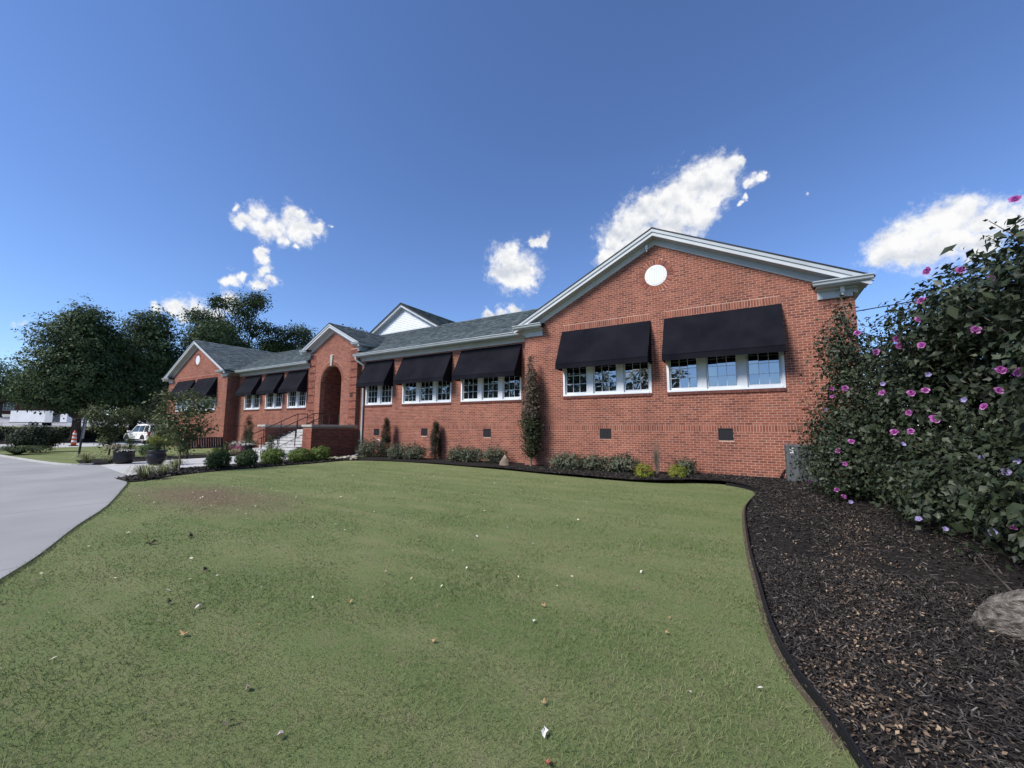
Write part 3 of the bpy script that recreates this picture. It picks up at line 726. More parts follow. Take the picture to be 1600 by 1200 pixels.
awning(-15.59, -12.29, YM, 5.0, 'black canvas awning over the middle window right of the porch')
awning(-18.46, -16.28, YM, 5.0, 'narrow black canvas awning beside the white downspout')
awning(-26.15, -24.01, YM, 5.0, 'black awning touching the left edge of the porch')
awning(-28.84, -26.70, YM, 5.0, 'black awning over the middle window left of the porch')
awning(-31.68, -29.52, YM, 5.0, 'black awning beside the left gable block')
awning(-41.18, -37.9, YG, 5.06, 'black awning on the left gable farther from the porch')
awning(-37.45, -34.16, YG, 5.06, 'black awning on the left gable nearer the porch')

# ---- foundation vents
for Y, L_ in ((YG, VENTS_R), (YM, VENTS_M)):
    for x, z in L_:
        f = MB(); a, b, c, d = x - VW / 2, x + VW / 2, z - VH / 2, z + VH / 2
        f.box(a, b, Y - .014, Y + .05, c, c + .03); f.box(a, b, Y - .014, Y + .05, d - .03, d); f.box(a, a + .03, Y - .014, Y + .05, c + .03, d - .03); f.box(b - .03, b, Y - .014, Y + .05, c + .03, d - .03)
        for k in (1, 2): f.box(x - VW / 2 + VW * k / 3 - .012, x - VW / 2 + VW * k / 3 + .012, Y - .012, Y + .05, c + .03, d - .03)
        o = f.build('foundation_vent', M_VENT, bld)
        s = MB(); s.box(a + .02, b - .02, Y - .002, Y + .02, c + .01, d - .01); s.build('vent_screen', M_VENTIN, o)
        l = MB()
        for k in range(5): l.box(a + .031, b - .031, Y - .007, Y - .0025, c + .05 + k * .055, c + .08 + k * .055)
        l.build('louvre', M_VENT, o)

# ---- cornices
def eave_x(u0, u1, Y, zb, over=.42, m=M_TRIM, gut=True):
    """frieze, bed mould, soffit and gutter along a wall facing the street"""
    f = MB(); f.box(u0, u1, Y - .035, Y + .05, zb, zb + .2); f.build('frieze', m, bld)
    f = MB(); f.box(u0, u1, Y - .07, Y - .036, zb + .13, zb + .2); f.build('bed_mould', m, bld)
    s = MB(); s.box(u0, u1, Y - over, Y + .05, zb + .201, zb + .225); s.build('soffit', m, bld)
    fa = MB(); fa.box(u0, u1, Y - over - .02, Y - over, zb + .19, zb + .345); fa.build('fascia', m, bld)
    if gut:
        prof = [(0, .015), (-.055, .015), (-.075, .045), (-.085, .085), (-.115, .12), (-.115, .145), (-.105, .145), (-.100, .128), (0, .128)]
        g = MB(); g.prism(prof, lambda a, b, d: (d, Y - over - .021 + a, zb + .2 + b), u0, u1); g.build('gutter', M_GUTTER, bld)
ZF = 5.06
eave_x(PX1 - .05, GR0 - .01, YM, ZF)
eave_x(GL1 + .01, PX0 + .05, YM, ZF)
def gable_trim(xc, hw, Yf, ztop, s, zret, over=.36, ret=.95, fz=.2, side=True):
    """raking cornice with returns; ztop = roof apex at the front edge, hw = half width to the eave tips"""
    Y0 = Yf - over
    for sg in (-1, 1):
        def pr(name, za, zb, ya, yb, m, ex=0.0, inset=0.0):
            # a board that follows the rake between heights za..zb below the roof line
            P = [(0, ztop - zb), (0, ztop - za), (hw + ex, ztop - za - s * (hw + ex)), (hw + ex - inset, ztop - zb - s * (hw + ex - inset))]
            mb = MB(); mb.prism([(xc + sg * a, b) for a, b in P], lambda a, b, d: (a, d, b), ya, yb); return mb.build(name, m, bld)
        pr('raking_edge', -.012, .028, Y0 - .045, Y0 + .06, M_EDGE, .06)
        pr('raking_crown', .029, .135, Y0 - .03, Y0 + .05, M_GUTTER, .03)
        pr('raking_fascia', .136, .262, Y0, Y0 + .03, M_TRIM, -.02)
        pr('raking_soffit', .245, .262, Y0 + .031, Yf + .03, M_TRIM, -.08)
        pr('raking_frieze', .263, .263 + fz, Yf - .03, Yf + .02, M_TRIM, -.25)
        # horizontal return
        xa, xb = hw - ret - .30, hw + .02
        def bx(name, a, b, y0, y1, z0, z1, m):
            mb = MB(); p, q = sorted((xc + sg * a, xc + sg * b)); mb.box(p, q, y0, y1, z0, z1); return mb.build(name, m, bld)
        prof = [(0, .0), (-.05, .0), (-.075, .03), (-.085, .07), (-.115, .105), (-.115, .13), (0, .145)]
        g = MB(); g.prism(prof, lambda a, b, d: (xc + sg * d, Y0 + .01 + a, zret + b), xa, xb); g.build('return_gutter', M_GUTTER, bld)
        bx('return_top', xa, xb, Y0 + .012, Yf + .05, zret + .11, zret + .14, M_EDGE)
        bx('return_soffit', xa + .08, xb - .03, Y0 + .012, Yf + .05, zret - .03, zret - .002, M_TRIM)
        bx('return_mould', xa + .12, hw - .24, Yf - .12, Yf - .045, zret - .085, zret - .031, M_TRIM)
        bx('return_frieze', xa + .12, hw - .36, Yf - .044, Yf + .02, zret - .29, zret - .032, M_TRIM)
        if side:
            # eave running back along the flank
            mb = MB(); x0 = xc + sg * (hw + .02)
            mb.prism([(-a, b) for a, b in prof], lambda a, b, d: (x0 + sg * (a - .115), d, zret + b), Y0 + .0, Y0 + side); mb.build('gutter', M_GUTTER, bld)
            bx('soffit', hw - .4, hw - .1, Yf + .051, Y0 + side, zret - .03, zret - .002, M_TRIM)
            bx('frieze', hw - .40, hw - .37, Yf + .021, Y0 + side, zret - .29, zret - .032, M_TRIM)
gable_trim(GRC, 5.47, YG, 8.16, .502, 5.31, side=11.0)
gable_trim(GLC, 5.47, YG, 8.16, .502, 5.31, side=11.0)
gable_trim(-21.2, 2.78, YP, 7.46, .50, 5.94, over=.36, ret=.34, fz=.18, side=1.9)

# ---- roofs: slabs with shingle courses laid on the slopes in view
def slope(o, along, up, L_, H_, tri=None, tabs=True):
    """o: eave corner; along, up: unit vectors; tri(v)->(u0,u1) limits at height v along the slope"""
    o, al, up = Vector(o), Vector(along), Vector(up); nn = al.cross(up)
    if nn.z < 0: nn = -nn
    lim = tri or (lambda v: (0, L_))
    pts = [lim(0)[0], lim(0)[1], lim(H_)[1], lim(H_)[0]]
    q = [o + al * pts[0], o + al * pts[1], o + al * pts[2] + up * H_, o + al * pts[3] + up * H_]
    mb = MB(); mb.add([tuple(p) for p in q] + [tuple(p - nn * .10) for p in q], [(0, 1, 2, 3), (7, 6, 5, 4)] + [(i, 4 + i, 4 + (i + 1) % 4, (i + 1) % 4) for i in range(4)])
    r = mb.build('roof', M_ROOF, bld)
    if not tabs: return r
    sm = MB(); ex = .143; v = 0; row = 0
    while v < H_ - .02:
        a, b = lim(v); u = a - random.random() * .3
        while u < b:
            w = random.choice((.16, .22, .3, .34)); p, qq = max(a, u), min(b, u + w - .006)
            if qq - p > .02:
                h0 = .016 + random.choice((0, .004, .008)); h1 = .003
                P = [o + al * p + up * (v - .01) + nn * .002, o + al * qq + up * (v - .01) + nn * .002, o + al * p + up * (v - .01) + nn * h0, o + al * qq + up * (v - .01) + nn * h0,
                     o + al * qq + up * min(H_, v + ex) + nn * h1, o + al * p + up * min(H_, v + ex) + nn * h1]
                sm.add([tuple(x) for x in P], [(0, 1, 3, 2), (2, 3, 4, 5)], min(1, max(0, random.gauss(.5, .25))))
            u += w
        v += ex; row += 1
    sm.build('shingles', M_SHING, r, 'stuff')
    return r
k = math.hypot(1, .5); cu, su = 1 / k, .5 / k
YE, ZE, YR = YM - .47, 5.42, 19.34
HM = (YR - YE) / cu; ZR = ZE + HM * su
slope((-37.8, YE, ZE), (1, 0, 0), (0, cu, su), PX0 + .04 + 37.8, HM)
slope((PX1 - .04, YE, ZE), (1, 0, 0), (0, cu, su), -2.7 - PX1 + .04, HM)
_y = YP + .35
slope((PX0 + .042, _y, ZE + (_y - YE) * .5), (1, 0, 0), (0, cu, su), PX1 - PX0 - .084, (YR - _y) / cu)
slope((-37.8, YB + .4, ZR - (YB + .4 - YR) * .5 - .03), (1, 0, 0), (0, -cu, su), 35.1, (YB + .4 - YR) / cu, tabs=False)
def gable_roof(xc, hw, y0, y1, ztop, s, right=True, left=False):
    kk = math.hypot(1, s); H_ = hw * kk; ze = ztop - hw * s
    slope((xc + hw, y0, ze), (0, 1, 0), (-1 / kk, 0, s / kk), y1 - y0, H_, tabs=right)
    slope((xc - hw, y0, ze), (0, 1, 0), (1 / kk, 0, s / kk), y1 - y0, H_, tabs=left)
    mb = MB()
    for i in range(int((y1 - y0) / .2)):
        mb.prism([(-.13, -.065 * .9), (0, .018), (.13, -.065 * .9), (.12, -.085), (0, 0), (-.12, -.085)], lambda a, b, d: (xc + a, d, ztop + .02 + b), y0 + i * .2, y0 + i * .2 + .195, random.random())
    mb.build('ridge_cap', M_SHING, bld)
gable_roof(GRC, 5.50, YG - .37, YB + .4, 8.165, .502, left=True)
gable_roof(GLC, 5.50, YG - .37, YB + .4, 8.165, .502)
gable_roof(-21.2, 2.80, YP - .37, 18.6, 7.465, .50, left=True)
mb = MB()
for i in range(150):
    u = -32.6 + i * .165
    mb.prism([(-.13, -.06), (0, .018), (.13, -.06), (.12, -.085), (0, 0), (-.12, -.085)], lambda a, b, d: (d, YR + a, ZR + .02 + b), u, u + .16, random.random())
mb.build('ridge_cap', M_SHING, bld)
# white clapboard gable rising behind the ridge
BX, BZ, BY, BS, BH = -20.85, 9.74, YR + .12, .56, 3.75
mb = MB(); mb.prism([(BX - BH, BZ - BH * BS), (BX + BH, BZ - BH * BS), (BX, BZ)], lambda a, b, d: (a, d, b), BY + .02, BY + .2)
mb.build('gable_wall', M_WHITE, bld)
z = BZ - BH * BS
while z < BZ - .3:
    w = (BZ - .22 - z - .125) / BS
    if w < .1: break
    b = MB(); b.add([(BX - w - .2, BY - .008, z), (BX + w + .2, BY - .008, z), (BX + w, BY + .012, z + .125), (BX - w, BY + .012, z + .125), (BX - w - .2, BY + .016, z), (BX + w + .2, BY + .016, z)], [(0, 1, 2, 3), (0, 4, 5, 1)])
    b.build('siding_board', M_WHITE, bld); z += .125
for sg in (-1, 1):
    for nm, za, zb, ya, yb, m in (('raking_edge', -.02, .03, -.34, -.2, M_EDGE), ('raking_crown', .031, .13, -.32, -.22, M_GUTTER), ('raking_fascia', .131, .25, -.29, -.24, M_TRIM), ('raking_soffit', .23, .25, -.239, .0, M_TRIM), ('raking_frieze', .251, .43, -.03, .015, M_TRIM)):
        P = [(0, BZ + .28 - zb), (0, BZ + .28 - za), (BH, BZ + .28 - za - BS * BH), (BH, BZ + .28 - zb - BS * BH)]
        mb = MB(); mb.prism([(BX + sg * a, b) for a, b in P], lambda a, b, d: (a, BY + d, b), ya, yb); mb.build(nm, m, bld)
gable_roof(BX, BH, BY - .33, YB + 1, BZ + .29, BS)

# ---- entrance porch with its arch
fn = face_s(YP); AX, AR, AZ = -21.3, 1.0, 4.02; PXC = (PX0 + PX1) / 2
ptop = 6.98; PE = 5.84
def porch_half(z): return min((PX1 - PX0) / 2, max(0, (ptop - z) / .5))
pb = MB(); ip = .003; PA, PB, AQ = PX0 + ip, PX1 - ip, AR + ip
pb.box(PA, AX - AQ, YP + ip, YP + .3, -.3, AZ); pb.box(AX + AQ, PB, YP + ip, YP + .3, -.3, AZ); pb.box(AX - AQ, AX + AQ, YP + ip, YP + .3, -.3, 1.2)
N = 24
for i in range(N):
    a0, a1 = math.pi * i / N, math.pi * (i + 1) / N
    x0, x1 = AX - AQ * math.cos(a0), AX - AQ * math.cos(a1); z0, z1 = AZ + AQ * math.sin(a0), AZ + AQ * math.sin(a1)
    pb.prism([(x0, z0), (x1, z1), (x1, PE), (x0, PE)], lambda a, b, d: (a, d, b), YP + ip, YP + .3)
pb.box(PA, AX - AQ, YP + ip, YP + .3, AZ, PE); pb.box(AX + AQ, PB, YP + ip, YP + .3, AZ, PE)
pb.prism([(PA, PE), (PB, PE), (PXC, ptop + .3)], lambda a, b, d: (a, d, b), YP + ip, YP + .3)
pb.build('porch_wall', M_MORTAR, bld)
QW = .62
def porch_spans(zlo, zhi):
    zc = (zlo + zhi) / 2; h = porch_half(zhi) + (.04 if zc > PE else 0)
    a, b = max(PX0, PXC - h), min(PX1, PXC + h)
    hs = []
    if zc < PE - .02 and zc > 1.4: hs += [(PX0, PX0 + QW), (PX1 - QW, PX1)]
    rr = AR + .23
    if zc < AZ: hs.append((AX - AR, AX + AR))
    elif zlo < AZ + rr: w = math.sqrt(max(0, rr * rr - (zlo - AZ) ** 2)); hs.append((AX - w, AX + w))
    if 5.0 < zhi and zlo < 5.62: hs.append((AX - .13, AX + .13))
    return cut(a, b, hs)
pw = MB(); brickwork(pw, fn, -.2, 6.9, porch_spans, bands=())
nr = 38
for i in range(nr):                           # two rings of arch bricks
    a0, a1 = math.pi * (i + .07) / nr, math.pi * (i + .93) / nr
    if abs((a0 + a1) / 2 - math.pi / 2) < .07: continue
    for r0, r1 in ((AR + .002, AR + .108), (AR + .119, AR + .225)):
        pw.prism([(AX - r * math.cos(a), AZ + r * math.sin(a)) for r, a in ((r0, a0), (r1, a0), (r1, a1), (r0, a1))], fn, .004, -.02, random.random())
pw.build('brickwork', M_BRICK, bld, 'stuff')
kb = MB(); kb.prism([(AX - .075, 4.98), (AX + .075, 4.98), (AX + .125, 5.62), (AX - .125, 5.62)], fn, .06, -.05); kb.build('keystone', M_STONE, bld, bevel=.008)
# quoins: blocks of five proud courses with a recessed course between
QH = 6 * CRS
for x0, sgn in ((PX0, 1), (PX1 - QW, -1)):
    z = ST1 - .0; i = 0
    bk = MB(); bk.box(x0 + .003, x0 + QW, YP + .001, YP + .02, 1.38, PE - .06); bk.build('quoin_backing', M_BRICKD, bld)  # dark tone paints the shadow lines between the blocks
    while z + QH < PE + .05:
        w = QW if i % 2 == 0 else QW - .1
        a = x0 if sgn > 0 else x0 + QW - w
        q = MB()
        brickwork(q, fn, z + .003, z + 5 * CRS + .003, lambda p, r: [(a + .004, a + w - .004)], d=.034, bands=())
        qo = q.build('quoin', M_BRICK, bld)
        qm = MB(); qm.box(a, a + w, YP - .026, YP + .0, z + .004, z + 5 * CRS - .004); qm.build('mortar', M_MORTAR, qo)
        if w < QW:
            f = MB(); brickwork(f, fn, z + .003, z + 5 * CRS, lambda p, r: [(x0 + w, x0 + QW)] if sgn > 0 else [(x0, x0 + QW - w)], bands=()); f.build('brick_infill', M_BRICK, qo)
        z += QH; i += 1
# porch flanks and the vaulted recess
for X, sg in ((PX1, 1), (PX0, -1)):
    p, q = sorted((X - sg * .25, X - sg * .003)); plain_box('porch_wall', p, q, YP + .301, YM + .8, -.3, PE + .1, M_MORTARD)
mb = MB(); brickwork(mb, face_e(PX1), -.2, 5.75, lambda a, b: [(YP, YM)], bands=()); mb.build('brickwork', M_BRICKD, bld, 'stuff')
rec = MB(); D0, D1 = YP + .301, YP + 1.75
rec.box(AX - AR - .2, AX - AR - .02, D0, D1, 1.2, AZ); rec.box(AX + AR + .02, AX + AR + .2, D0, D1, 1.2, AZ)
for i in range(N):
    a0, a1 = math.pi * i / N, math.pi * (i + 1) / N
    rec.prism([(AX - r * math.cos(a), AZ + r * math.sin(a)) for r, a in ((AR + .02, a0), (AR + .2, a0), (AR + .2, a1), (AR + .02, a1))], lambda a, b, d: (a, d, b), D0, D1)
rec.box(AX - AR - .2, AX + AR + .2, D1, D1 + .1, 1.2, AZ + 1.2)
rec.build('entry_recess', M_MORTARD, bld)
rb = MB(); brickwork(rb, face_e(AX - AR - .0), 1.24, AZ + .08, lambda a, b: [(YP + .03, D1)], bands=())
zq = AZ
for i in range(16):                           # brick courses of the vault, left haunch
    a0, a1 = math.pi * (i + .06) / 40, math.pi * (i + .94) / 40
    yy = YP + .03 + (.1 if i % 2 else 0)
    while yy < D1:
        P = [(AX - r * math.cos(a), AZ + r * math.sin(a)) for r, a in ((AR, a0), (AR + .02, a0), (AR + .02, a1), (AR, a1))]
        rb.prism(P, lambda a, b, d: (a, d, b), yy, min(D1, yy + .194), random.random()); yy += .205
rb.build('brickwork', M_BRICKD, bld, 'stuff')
dr = MB(); dr.box(AX - .5, AX + .5, D1 - .06, D1 - .001, 1.25, 3.5); do = dr.build('door', M_IRON, bld)
dh = MB(); dh.tube([(AX + .4, D1 - .11, 2.1), (AX + .4, D1 - .11, 2.4)], .015, 8); dh.build('door_handle', M_GUTTER, do)
pq = MB(); pq.box(-19.42, -19.22, YP - .055, YP - .0365, 3.06, 3.25); pq.build('wall_plaque', mat('bronze', (.06, .05, .04), .5, metallic=.6), bld)
# downspout at the porch corner
ds = MB(); X = -18.56
ds.tube([(-18.78, YM - .5, 5.25), (-18.78, YM - .5, 5.1), (X, YM - .12, 4.82), (X, YM - .07, 4.7), (X, YM - .07, .35), (X, YM - .12, .12), (X, YM - .3, .03)], .052, 10)
ds.build('downspout', M_GUTTER, bld, smooth=True)
for z in (1.0, 2.6, 4.2):
    b = MB(); b.box(X - .07, X + .07, YM - .01, YM - .001, z, z + .04); b.build('bracket', M_GUTTER, bld)
# flood lights under the cornice
def floodlight(x, y, z):
    b = MB(); b.box(x - .045, x + .045, y - .12, y - .03, z, z + .17); b.box(x - .03, x + .03, y - .03, y + .0, z + .05, z + .12)
    o = b.build('floodlight', M_WHITE, bld, bevel=.008)
    h = MB(); h.tube([(x, y - .07, z - .001), (x, y - .09, z - .07)], [.02, .035], 10); h.build('lamp_head', M_WHITE, o, smooth=True)
floodlight(2.18, YG - .05, 5.12); 
floodlight(-2.95, YG - .03, 7.55)

# ================================================================ entrance steps, cheek walls, rails
SX0, SX1 = -23.2, -19.66
stp = empty('entrance_steps', ((SX0 + SX1) / 2, 11.5, -.12), 0, 'pale concrete entrance steps between brick cheek walls below the arch', 'steps')
NS = 9; RISE = (1.24 + .09) / NS; TR = .31
for i in range(NS):
    y0 = 13.5 - (NS - 1 - i) * TR; z1 = -.09 + (i + 1) * RISE
    b = MB(); b.box(SX0, SX1, y0, (13.5 + .02 if i < NS - 1 else YP + .0), -.2 + i * RISE * .0 + (z1 - RISE - .02 if i else -.1), z1) if i < NS - 1 else b.box(SX0, SX1, y0, YP - .001, z1 - RISE - .02, z1)
    so = b.build('step', M_STEP, stp, bevel=.008)
    if i < NS - 1: t = MB(); t.box(SX0 + .001, SX1 - .001, y0 - .03, y0 + TR - .002, z1 + .001, z1 + .035); t.build('tread', M_STEP, so, bevel=.008)
for x0, x1, lab in ((SX1 + .002, -18.9, None), (-23.95, SX0 - .002, None)):
    y0 = 11.9
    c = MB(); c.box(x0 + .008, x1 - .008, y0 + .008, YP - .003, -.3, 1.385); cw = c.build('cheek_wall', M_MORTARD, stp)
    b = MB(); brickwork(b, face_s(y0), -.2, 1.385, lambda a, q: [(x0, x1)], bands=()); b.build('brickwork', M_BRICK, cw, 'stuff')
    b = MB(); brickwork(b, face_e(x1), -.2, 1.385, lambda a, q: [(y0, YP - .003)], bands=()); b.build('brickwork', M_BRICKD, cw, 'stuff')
    c = MB(); c.box(x0 - .05, x1 + .05, y0 - .05, YP - .036, 1.386, 1.5); c.build('cap', M_STONE, cw, bevel=.01)
def handrail(x, label, low):
    r = empty('handrail', (x, 10.8, -.09), 0, label, 'handrail')
    y0, y1 = 10.8, 13.55; za, zb = .82, 2.14
    def zl(y): return za + (zb - za) * (y - y0) / (y1 - y0)
    m = MB(); m.tube([(x, y0 - .05, za - .3), (x, y0 - .16, za - .22), (x, y0 - .15, za - .05), (x, y0, zl(y0)), (x, y1, zb), (x, 14.15, zb)], .022, 8); m.build('top_rail', M_IRON, r, smooth=True)
    if low:
        m = MB(); m.tube([(x, y0 + .02, zl(y0) - .45), (x, y1, zb - .45), (x, 14.15, zb - .45)], .014, 6); m.build('lower_rail', M_IRON, r)
    for y in (10.83, 11.7, 12.6, 13.55, 14.12):
        step = -.09 + RISE * max(0, min(NS, math.floor((y - (13.5 - (NS - 1) * TR)) / TR) + 1)) if y < 13.6 else 1.24
        m = MB(); m.box(x - .016, x + .016, y - .016, y + .016, step - .01, zl(min(y, y1)) - .01); m.build('post', M_IRON, r)
handrail(-22.95, 'black iron handrail on the far left side of the entrance steps', False)
handrail(-21.4, 'black iron handrail up the middle of the entrance steps', True)
handrail(-19.95, 'black iron handrail beside the right brick cheek wall of the steps', True)

# ================================================================ plants
F_TREE = foliage('tree_leaves', (.022, .042, .018), (.048, .080, .032), (.092, .132, .052), tl=.3)
F_OAK = foliage('oak_leaves', (.022, .040, .014), (.042, .068, .024), (.075, .105, .038))
F_SMALL = foliage('young_tree_leaves', (.045, .065, .028), (.10, .125, .052), (.19, .205, .095))
F_SHRUB = foliage('shrub_leaves', (.045, .058, .036), (.095, .110, .070), (.17, .175, .120))
F_BOX = foliage('boxwood_leaves', (.024, .05, .018), (.052, .092, .03), (.095, .145, .05))
F_LIME = foliage('light_green_leaves', (.06, .10, .022), (.12, .175, .04), (.20, .255, .065))
F_GOLD = foliage('golden_needles', (.11, .13, .02), (.22, .245, .035), (.36, .36, .06))
F_DARK = foliage('juniper_needles', (.014, .022, .013), (.028, .040, .023), (.05, .062, .038))
F_BUSH = foliage('bush_leaves', (.016, .027, .016), (.034, .050, .028), (.065, .085, .05))
F_HEDGE = foliage('hedge_leaves', (.008, .013, .008), (.014, .021, .013), (.026, .035, .021), spec=.08)
F_COL = foliage('bronze_leaves', (.05, .042, .030), (.11, .086, .062), (.18, .145, .11))
F_COLG = foliage('dark_tree_leaves', (.02, .028, .013), (.04, .05, .024), (.07, .08, .042))
F_DEAD = foliage('dry_twigs', (.07, .055, .042), (.13, .10, .075), (.19, .15, .115), tl=.05)
F_LIR = foliage('variegated_blades', (.10, .125, .05), (.24, .26, .12), (.45, .44, .27))
F_HIB = foliage('hibiscus_leaves', (.014, .021, .012), (.030, .043, .022), (.068, .086, .044), rough=.5, spec=.35, tl=.2)
F_PINK = foliage('pink_flowers', (.22, .05, .12), (.40, .10, .22), (.55, .22, .34))
F_WFL = foliage('white_flowers', (.35, .35, .30), (.6, .6, .56), (.75, .75, .72))
M_POT = mat('glazed_pot', (.008, .0085, .011), .38, (.016, .017, .02), 5, .1, 30, spec=.35)

def trunk_mesh(mb, base, top, r0, r1, bends=.15, n=8, seg=6):
    b, t = Vector(base), Vector(top); pts = []; rr = []
    for i in range(seg + 1):
        f = i / seg; p = b.lerp(t, f)
        w = math.sin(f * math.pi) * bends * (t - b).length * .3
        p += Vector((random.uniform(-w, w), random.uniform(-w, w), 0)); pts.append(p); rr.append(r0 + (r1 - r0) * f + (r0 * .5 * max(0, .12 - f) / .12 if i == 0 else 0))
    mb.tube(pts, rr, n)
def tree(base, blobs, n, leaf, m, trunk_r, fork, label, cat='tree', name='leafy_tree', clump=22, group=None, sx=1.0, inner=.5, jitter=.22, lumps=.16, tmpl=DIAMOND, up=.35, bark=None):
    """tapered trunk, a limb to every crown lobe, leaves in sprays through the crown; blobs are offsets from the base"""
    blobs = [(b[0] * sx, b[1] * sx, b[2], b[3] * sx, b[4] * sx, b[5]) for b in blobs]
    bx, by, bz = base; r = empty(name, base, 0, label, cat, group)
    mb = MB(); f = (bx + fork[0], by + fork[1], bz + fork[2])
    trunk_mesh(mb, (bx, by, bz - .1), f, trunk_r, trunk_r * .75, .06)
    for b in blobs:
        c = Vector((bx + b[0], by + b[1], bz + b[2]))
        trunk_mesh(mb, f, c, trunk_r * .5, trunk_r * .12, .35, 6)
        for _ in range(4):
            e = c + Vector((random.uniform(-1, 1) * b[3], random.uniform(-1, 1) * b[4], random.uniform(-.4, .9) * b[5])) * .8
            trunk_mesh(mb, Vector(f).lerp(c, random.uniform(.5, 1)), e, trunk_r * .16, trunk_r * .04, .4, 5, 4)
    mb.build('trunk', bark or M_BARK, r, smooth=True)
    B = [(bx + b[0], by + b[1], bz + b[2], b[3], b[4], b[5]) for b in blobs]
    V, F, t, _ = ellipsoid_leaves(B, n, leaf, inner, tmpl, clump=clump, jitter=jitter, lumps=lumps, up=up)
    link_mesh('crown', np_mesh('crown', V, F, t, m), r)
    return r
# two big maples and their neighbour across the access lane
tree((-58.7, 11.75, -.12), [(-0.3, -0.5, 6.42, 4.3, 4.3, 3.0), (-0.5, -0.6, 9.31, 3.7, 3.6, 2.78), (-0.2, -0.2, 11.98, 2.5, 2.4, 2.03), (-1, -2.9, 5.24, 2.3, 2.0, 1.82), (0.3, 2.4, 5.56, 2.6, 2.4, 2.25), (0.2, -0.2, 4.28, 3.4, 3.4, 1.39), (0.1, 1.7, 10.7, 1.4, 1.2, 1.6)], 56000, .25, F_TREE, .42, (.1, .0, 2.2), 'big dense dark tree with a forked trunk, leftmost by the access lane', sx=.88, inner=.3, jitter=.16, clump=18, lumps=.3)
tree((-60.5, 16.6, .3), [(0, 0, 5.5, 5.0, 5.2, 3.4), (0, .2, 9.0, 4.4, 4.6, 3.2), (.3, .8, 12.6, 2.7, 2.7, 2.0), (0, 3.2, 8.0, 2.8, 2.6, 3.4), (0, -3.0, 7.0, 2.8, 2.8, 3.0), (1, 1.5, 3.2, 4, 4.2, 1.8)], 54000, .27, F_TREE, .42, (0, 0, 2.2), 'tall dark dense tree just right of the forked one, behind the white vehicle', sx=.84, inner=.3, jitter=.16, clump=18, lumps=.3)
tree((-61.5, 23.5, 1.4), [(0, -.3, 6.5, 4.0, 4.2, 4.0), (0, .6, 11.3, 3.0, 3.4, 2.7), (0, 3.4, 9.3, 2.8, 3.2, 3.2), (.5, 0, 3.4, 3.6, 4.4, 2.4)], 36000, .28, F_TREE, .36, (0, 0, 2), 'dark tree beyond the left gable roof, right of the two big dense trees', sx=.9, inner=.4, jitter=.16, clump=16)
tree((-66.5, 28.5, 1.4), [(-1, -1, 14.5, 2.7, 2.7, 2.0), (-2.0, -3.6, 15.6, 2.0, 2.0, 1.3), (.3, .8, 17.8, 2.4, 2.4, 2.0), (1.6, 2.2, 19.2, 1.6, 1.7, 1.3), (-2, -1.6, 18.6, 1.3, 1.5, 1.0), (1.4, 2.6, 15.0, 2.2, 2.2, 1.6), (2.3, 4.4, 12.6, 2.2, 2.2, 1.6), (-1.5, -2.5, 12.0, 3.0, 3.0, 2.2), (1, 1.8, 10.2, 3.2, 3.2, 2.6), (3.4, 6.5, 11.0, 2.0, 2.0, 1.5)], 21000, .30, F_OAK, .5, (0, 0, 6), 'tall ragged open tree with sky gaps, highest above the left gable roof', inner=.25, lumps=.3, jitter=.2, clump=20)
tree((-62.8, 36.3, 1.4), [(0, .0, 14.6, 2.7, 2.7, 1.7), (-1.6, -1.4, 12.4, 2.4, 2.4, 1.6), (1.2, 1.4, 12.6, 2.2, 2.2, 1.4), (-2.4, -2.2, 15.0, 1.4, 1.4, .9), (0, 0, 9.6, 3.2, 3.2, 2.2)], 12000, .30, F_OAK, .36, (0, 0, 6), 'smaller round-topped tree peeking over the roof left of the porch', inner=.3, lumps=.28, jitter=.2, clump=20)
tree((-55.6, 41.5, 1.4), [(0, 0, 14.8, 1.6, 2.0, 1.1), (-.6, -1.2, 13.4, 2.0, 2.0, 1.5), (0, .5, 10.6, 2.6, 2.6, 2.2)], 7000, .30, F_OAK, .32, (0, 0, 6), 'treetop just showing behind the ridge of the porch roof', inner=.3, lumps=.28, jitter=.2, clump=20)
tree((-138, 16.0, 3.0), [(0, -1, 7.5, 6, 6, 4.6), (0, 3.5, 6.5, 4.4, 4.4, 3.8)], 7000, .5, F_TREE, .5, (0, 0, 3), 'distant dark tree at the left edge before the far brick building', inner=.4, clump=18)
# small ornamental trees by the walk
tree((-16.65, 5.85, -.1), [(0, .1, .85, .42, .45, .32), (-.1, -.25, 1.55, .55, .55, .5), (.05, .2, 1.95, .6, .6, .45), (-.2, -.5, 2.35, .38, .38, .35), (.15, .62, 2.2, .42, .42, .36), (0, .0, 1.15, .6, .6, .35), (.1, .55, 1.45, .45, .5, .38), (-.35, -.55, 1.9, .3, .35, .3), (0, .15, 2.55, .3, .35, .22)], 3500, .090, F_SMALL, .032, (0, 0, .6), 'small green tree with a thin pale trunk in the mulch beside the walk', sx=.84, name='young_tree', bark=M_TWIG, clump=7, jitter=.11, inner=.25, lumps=.3, tmpl=DIAMOND, up=.15)
tree((-25.4, 6.25, -.12), [(0, -.5, 1.8, .6, .62, .5), (0, .35, 1.85, .6, .6, .42), (0, -1.0, 2.05, .42, .42, .34), (0, .95, 2.1, .42, .5, .3), (0, 0, 1.25, .45, .5, .45), (0, -.15, .75, .35, .38, .4)], 3600, .10, F_SMALL, .04, (0, 0, .6), 'small spreading green tree behind the low wide planter', sx=.76, name='young_tree', clump=7, jitter=.12, inner=.25, lumps=.3, up=.15)
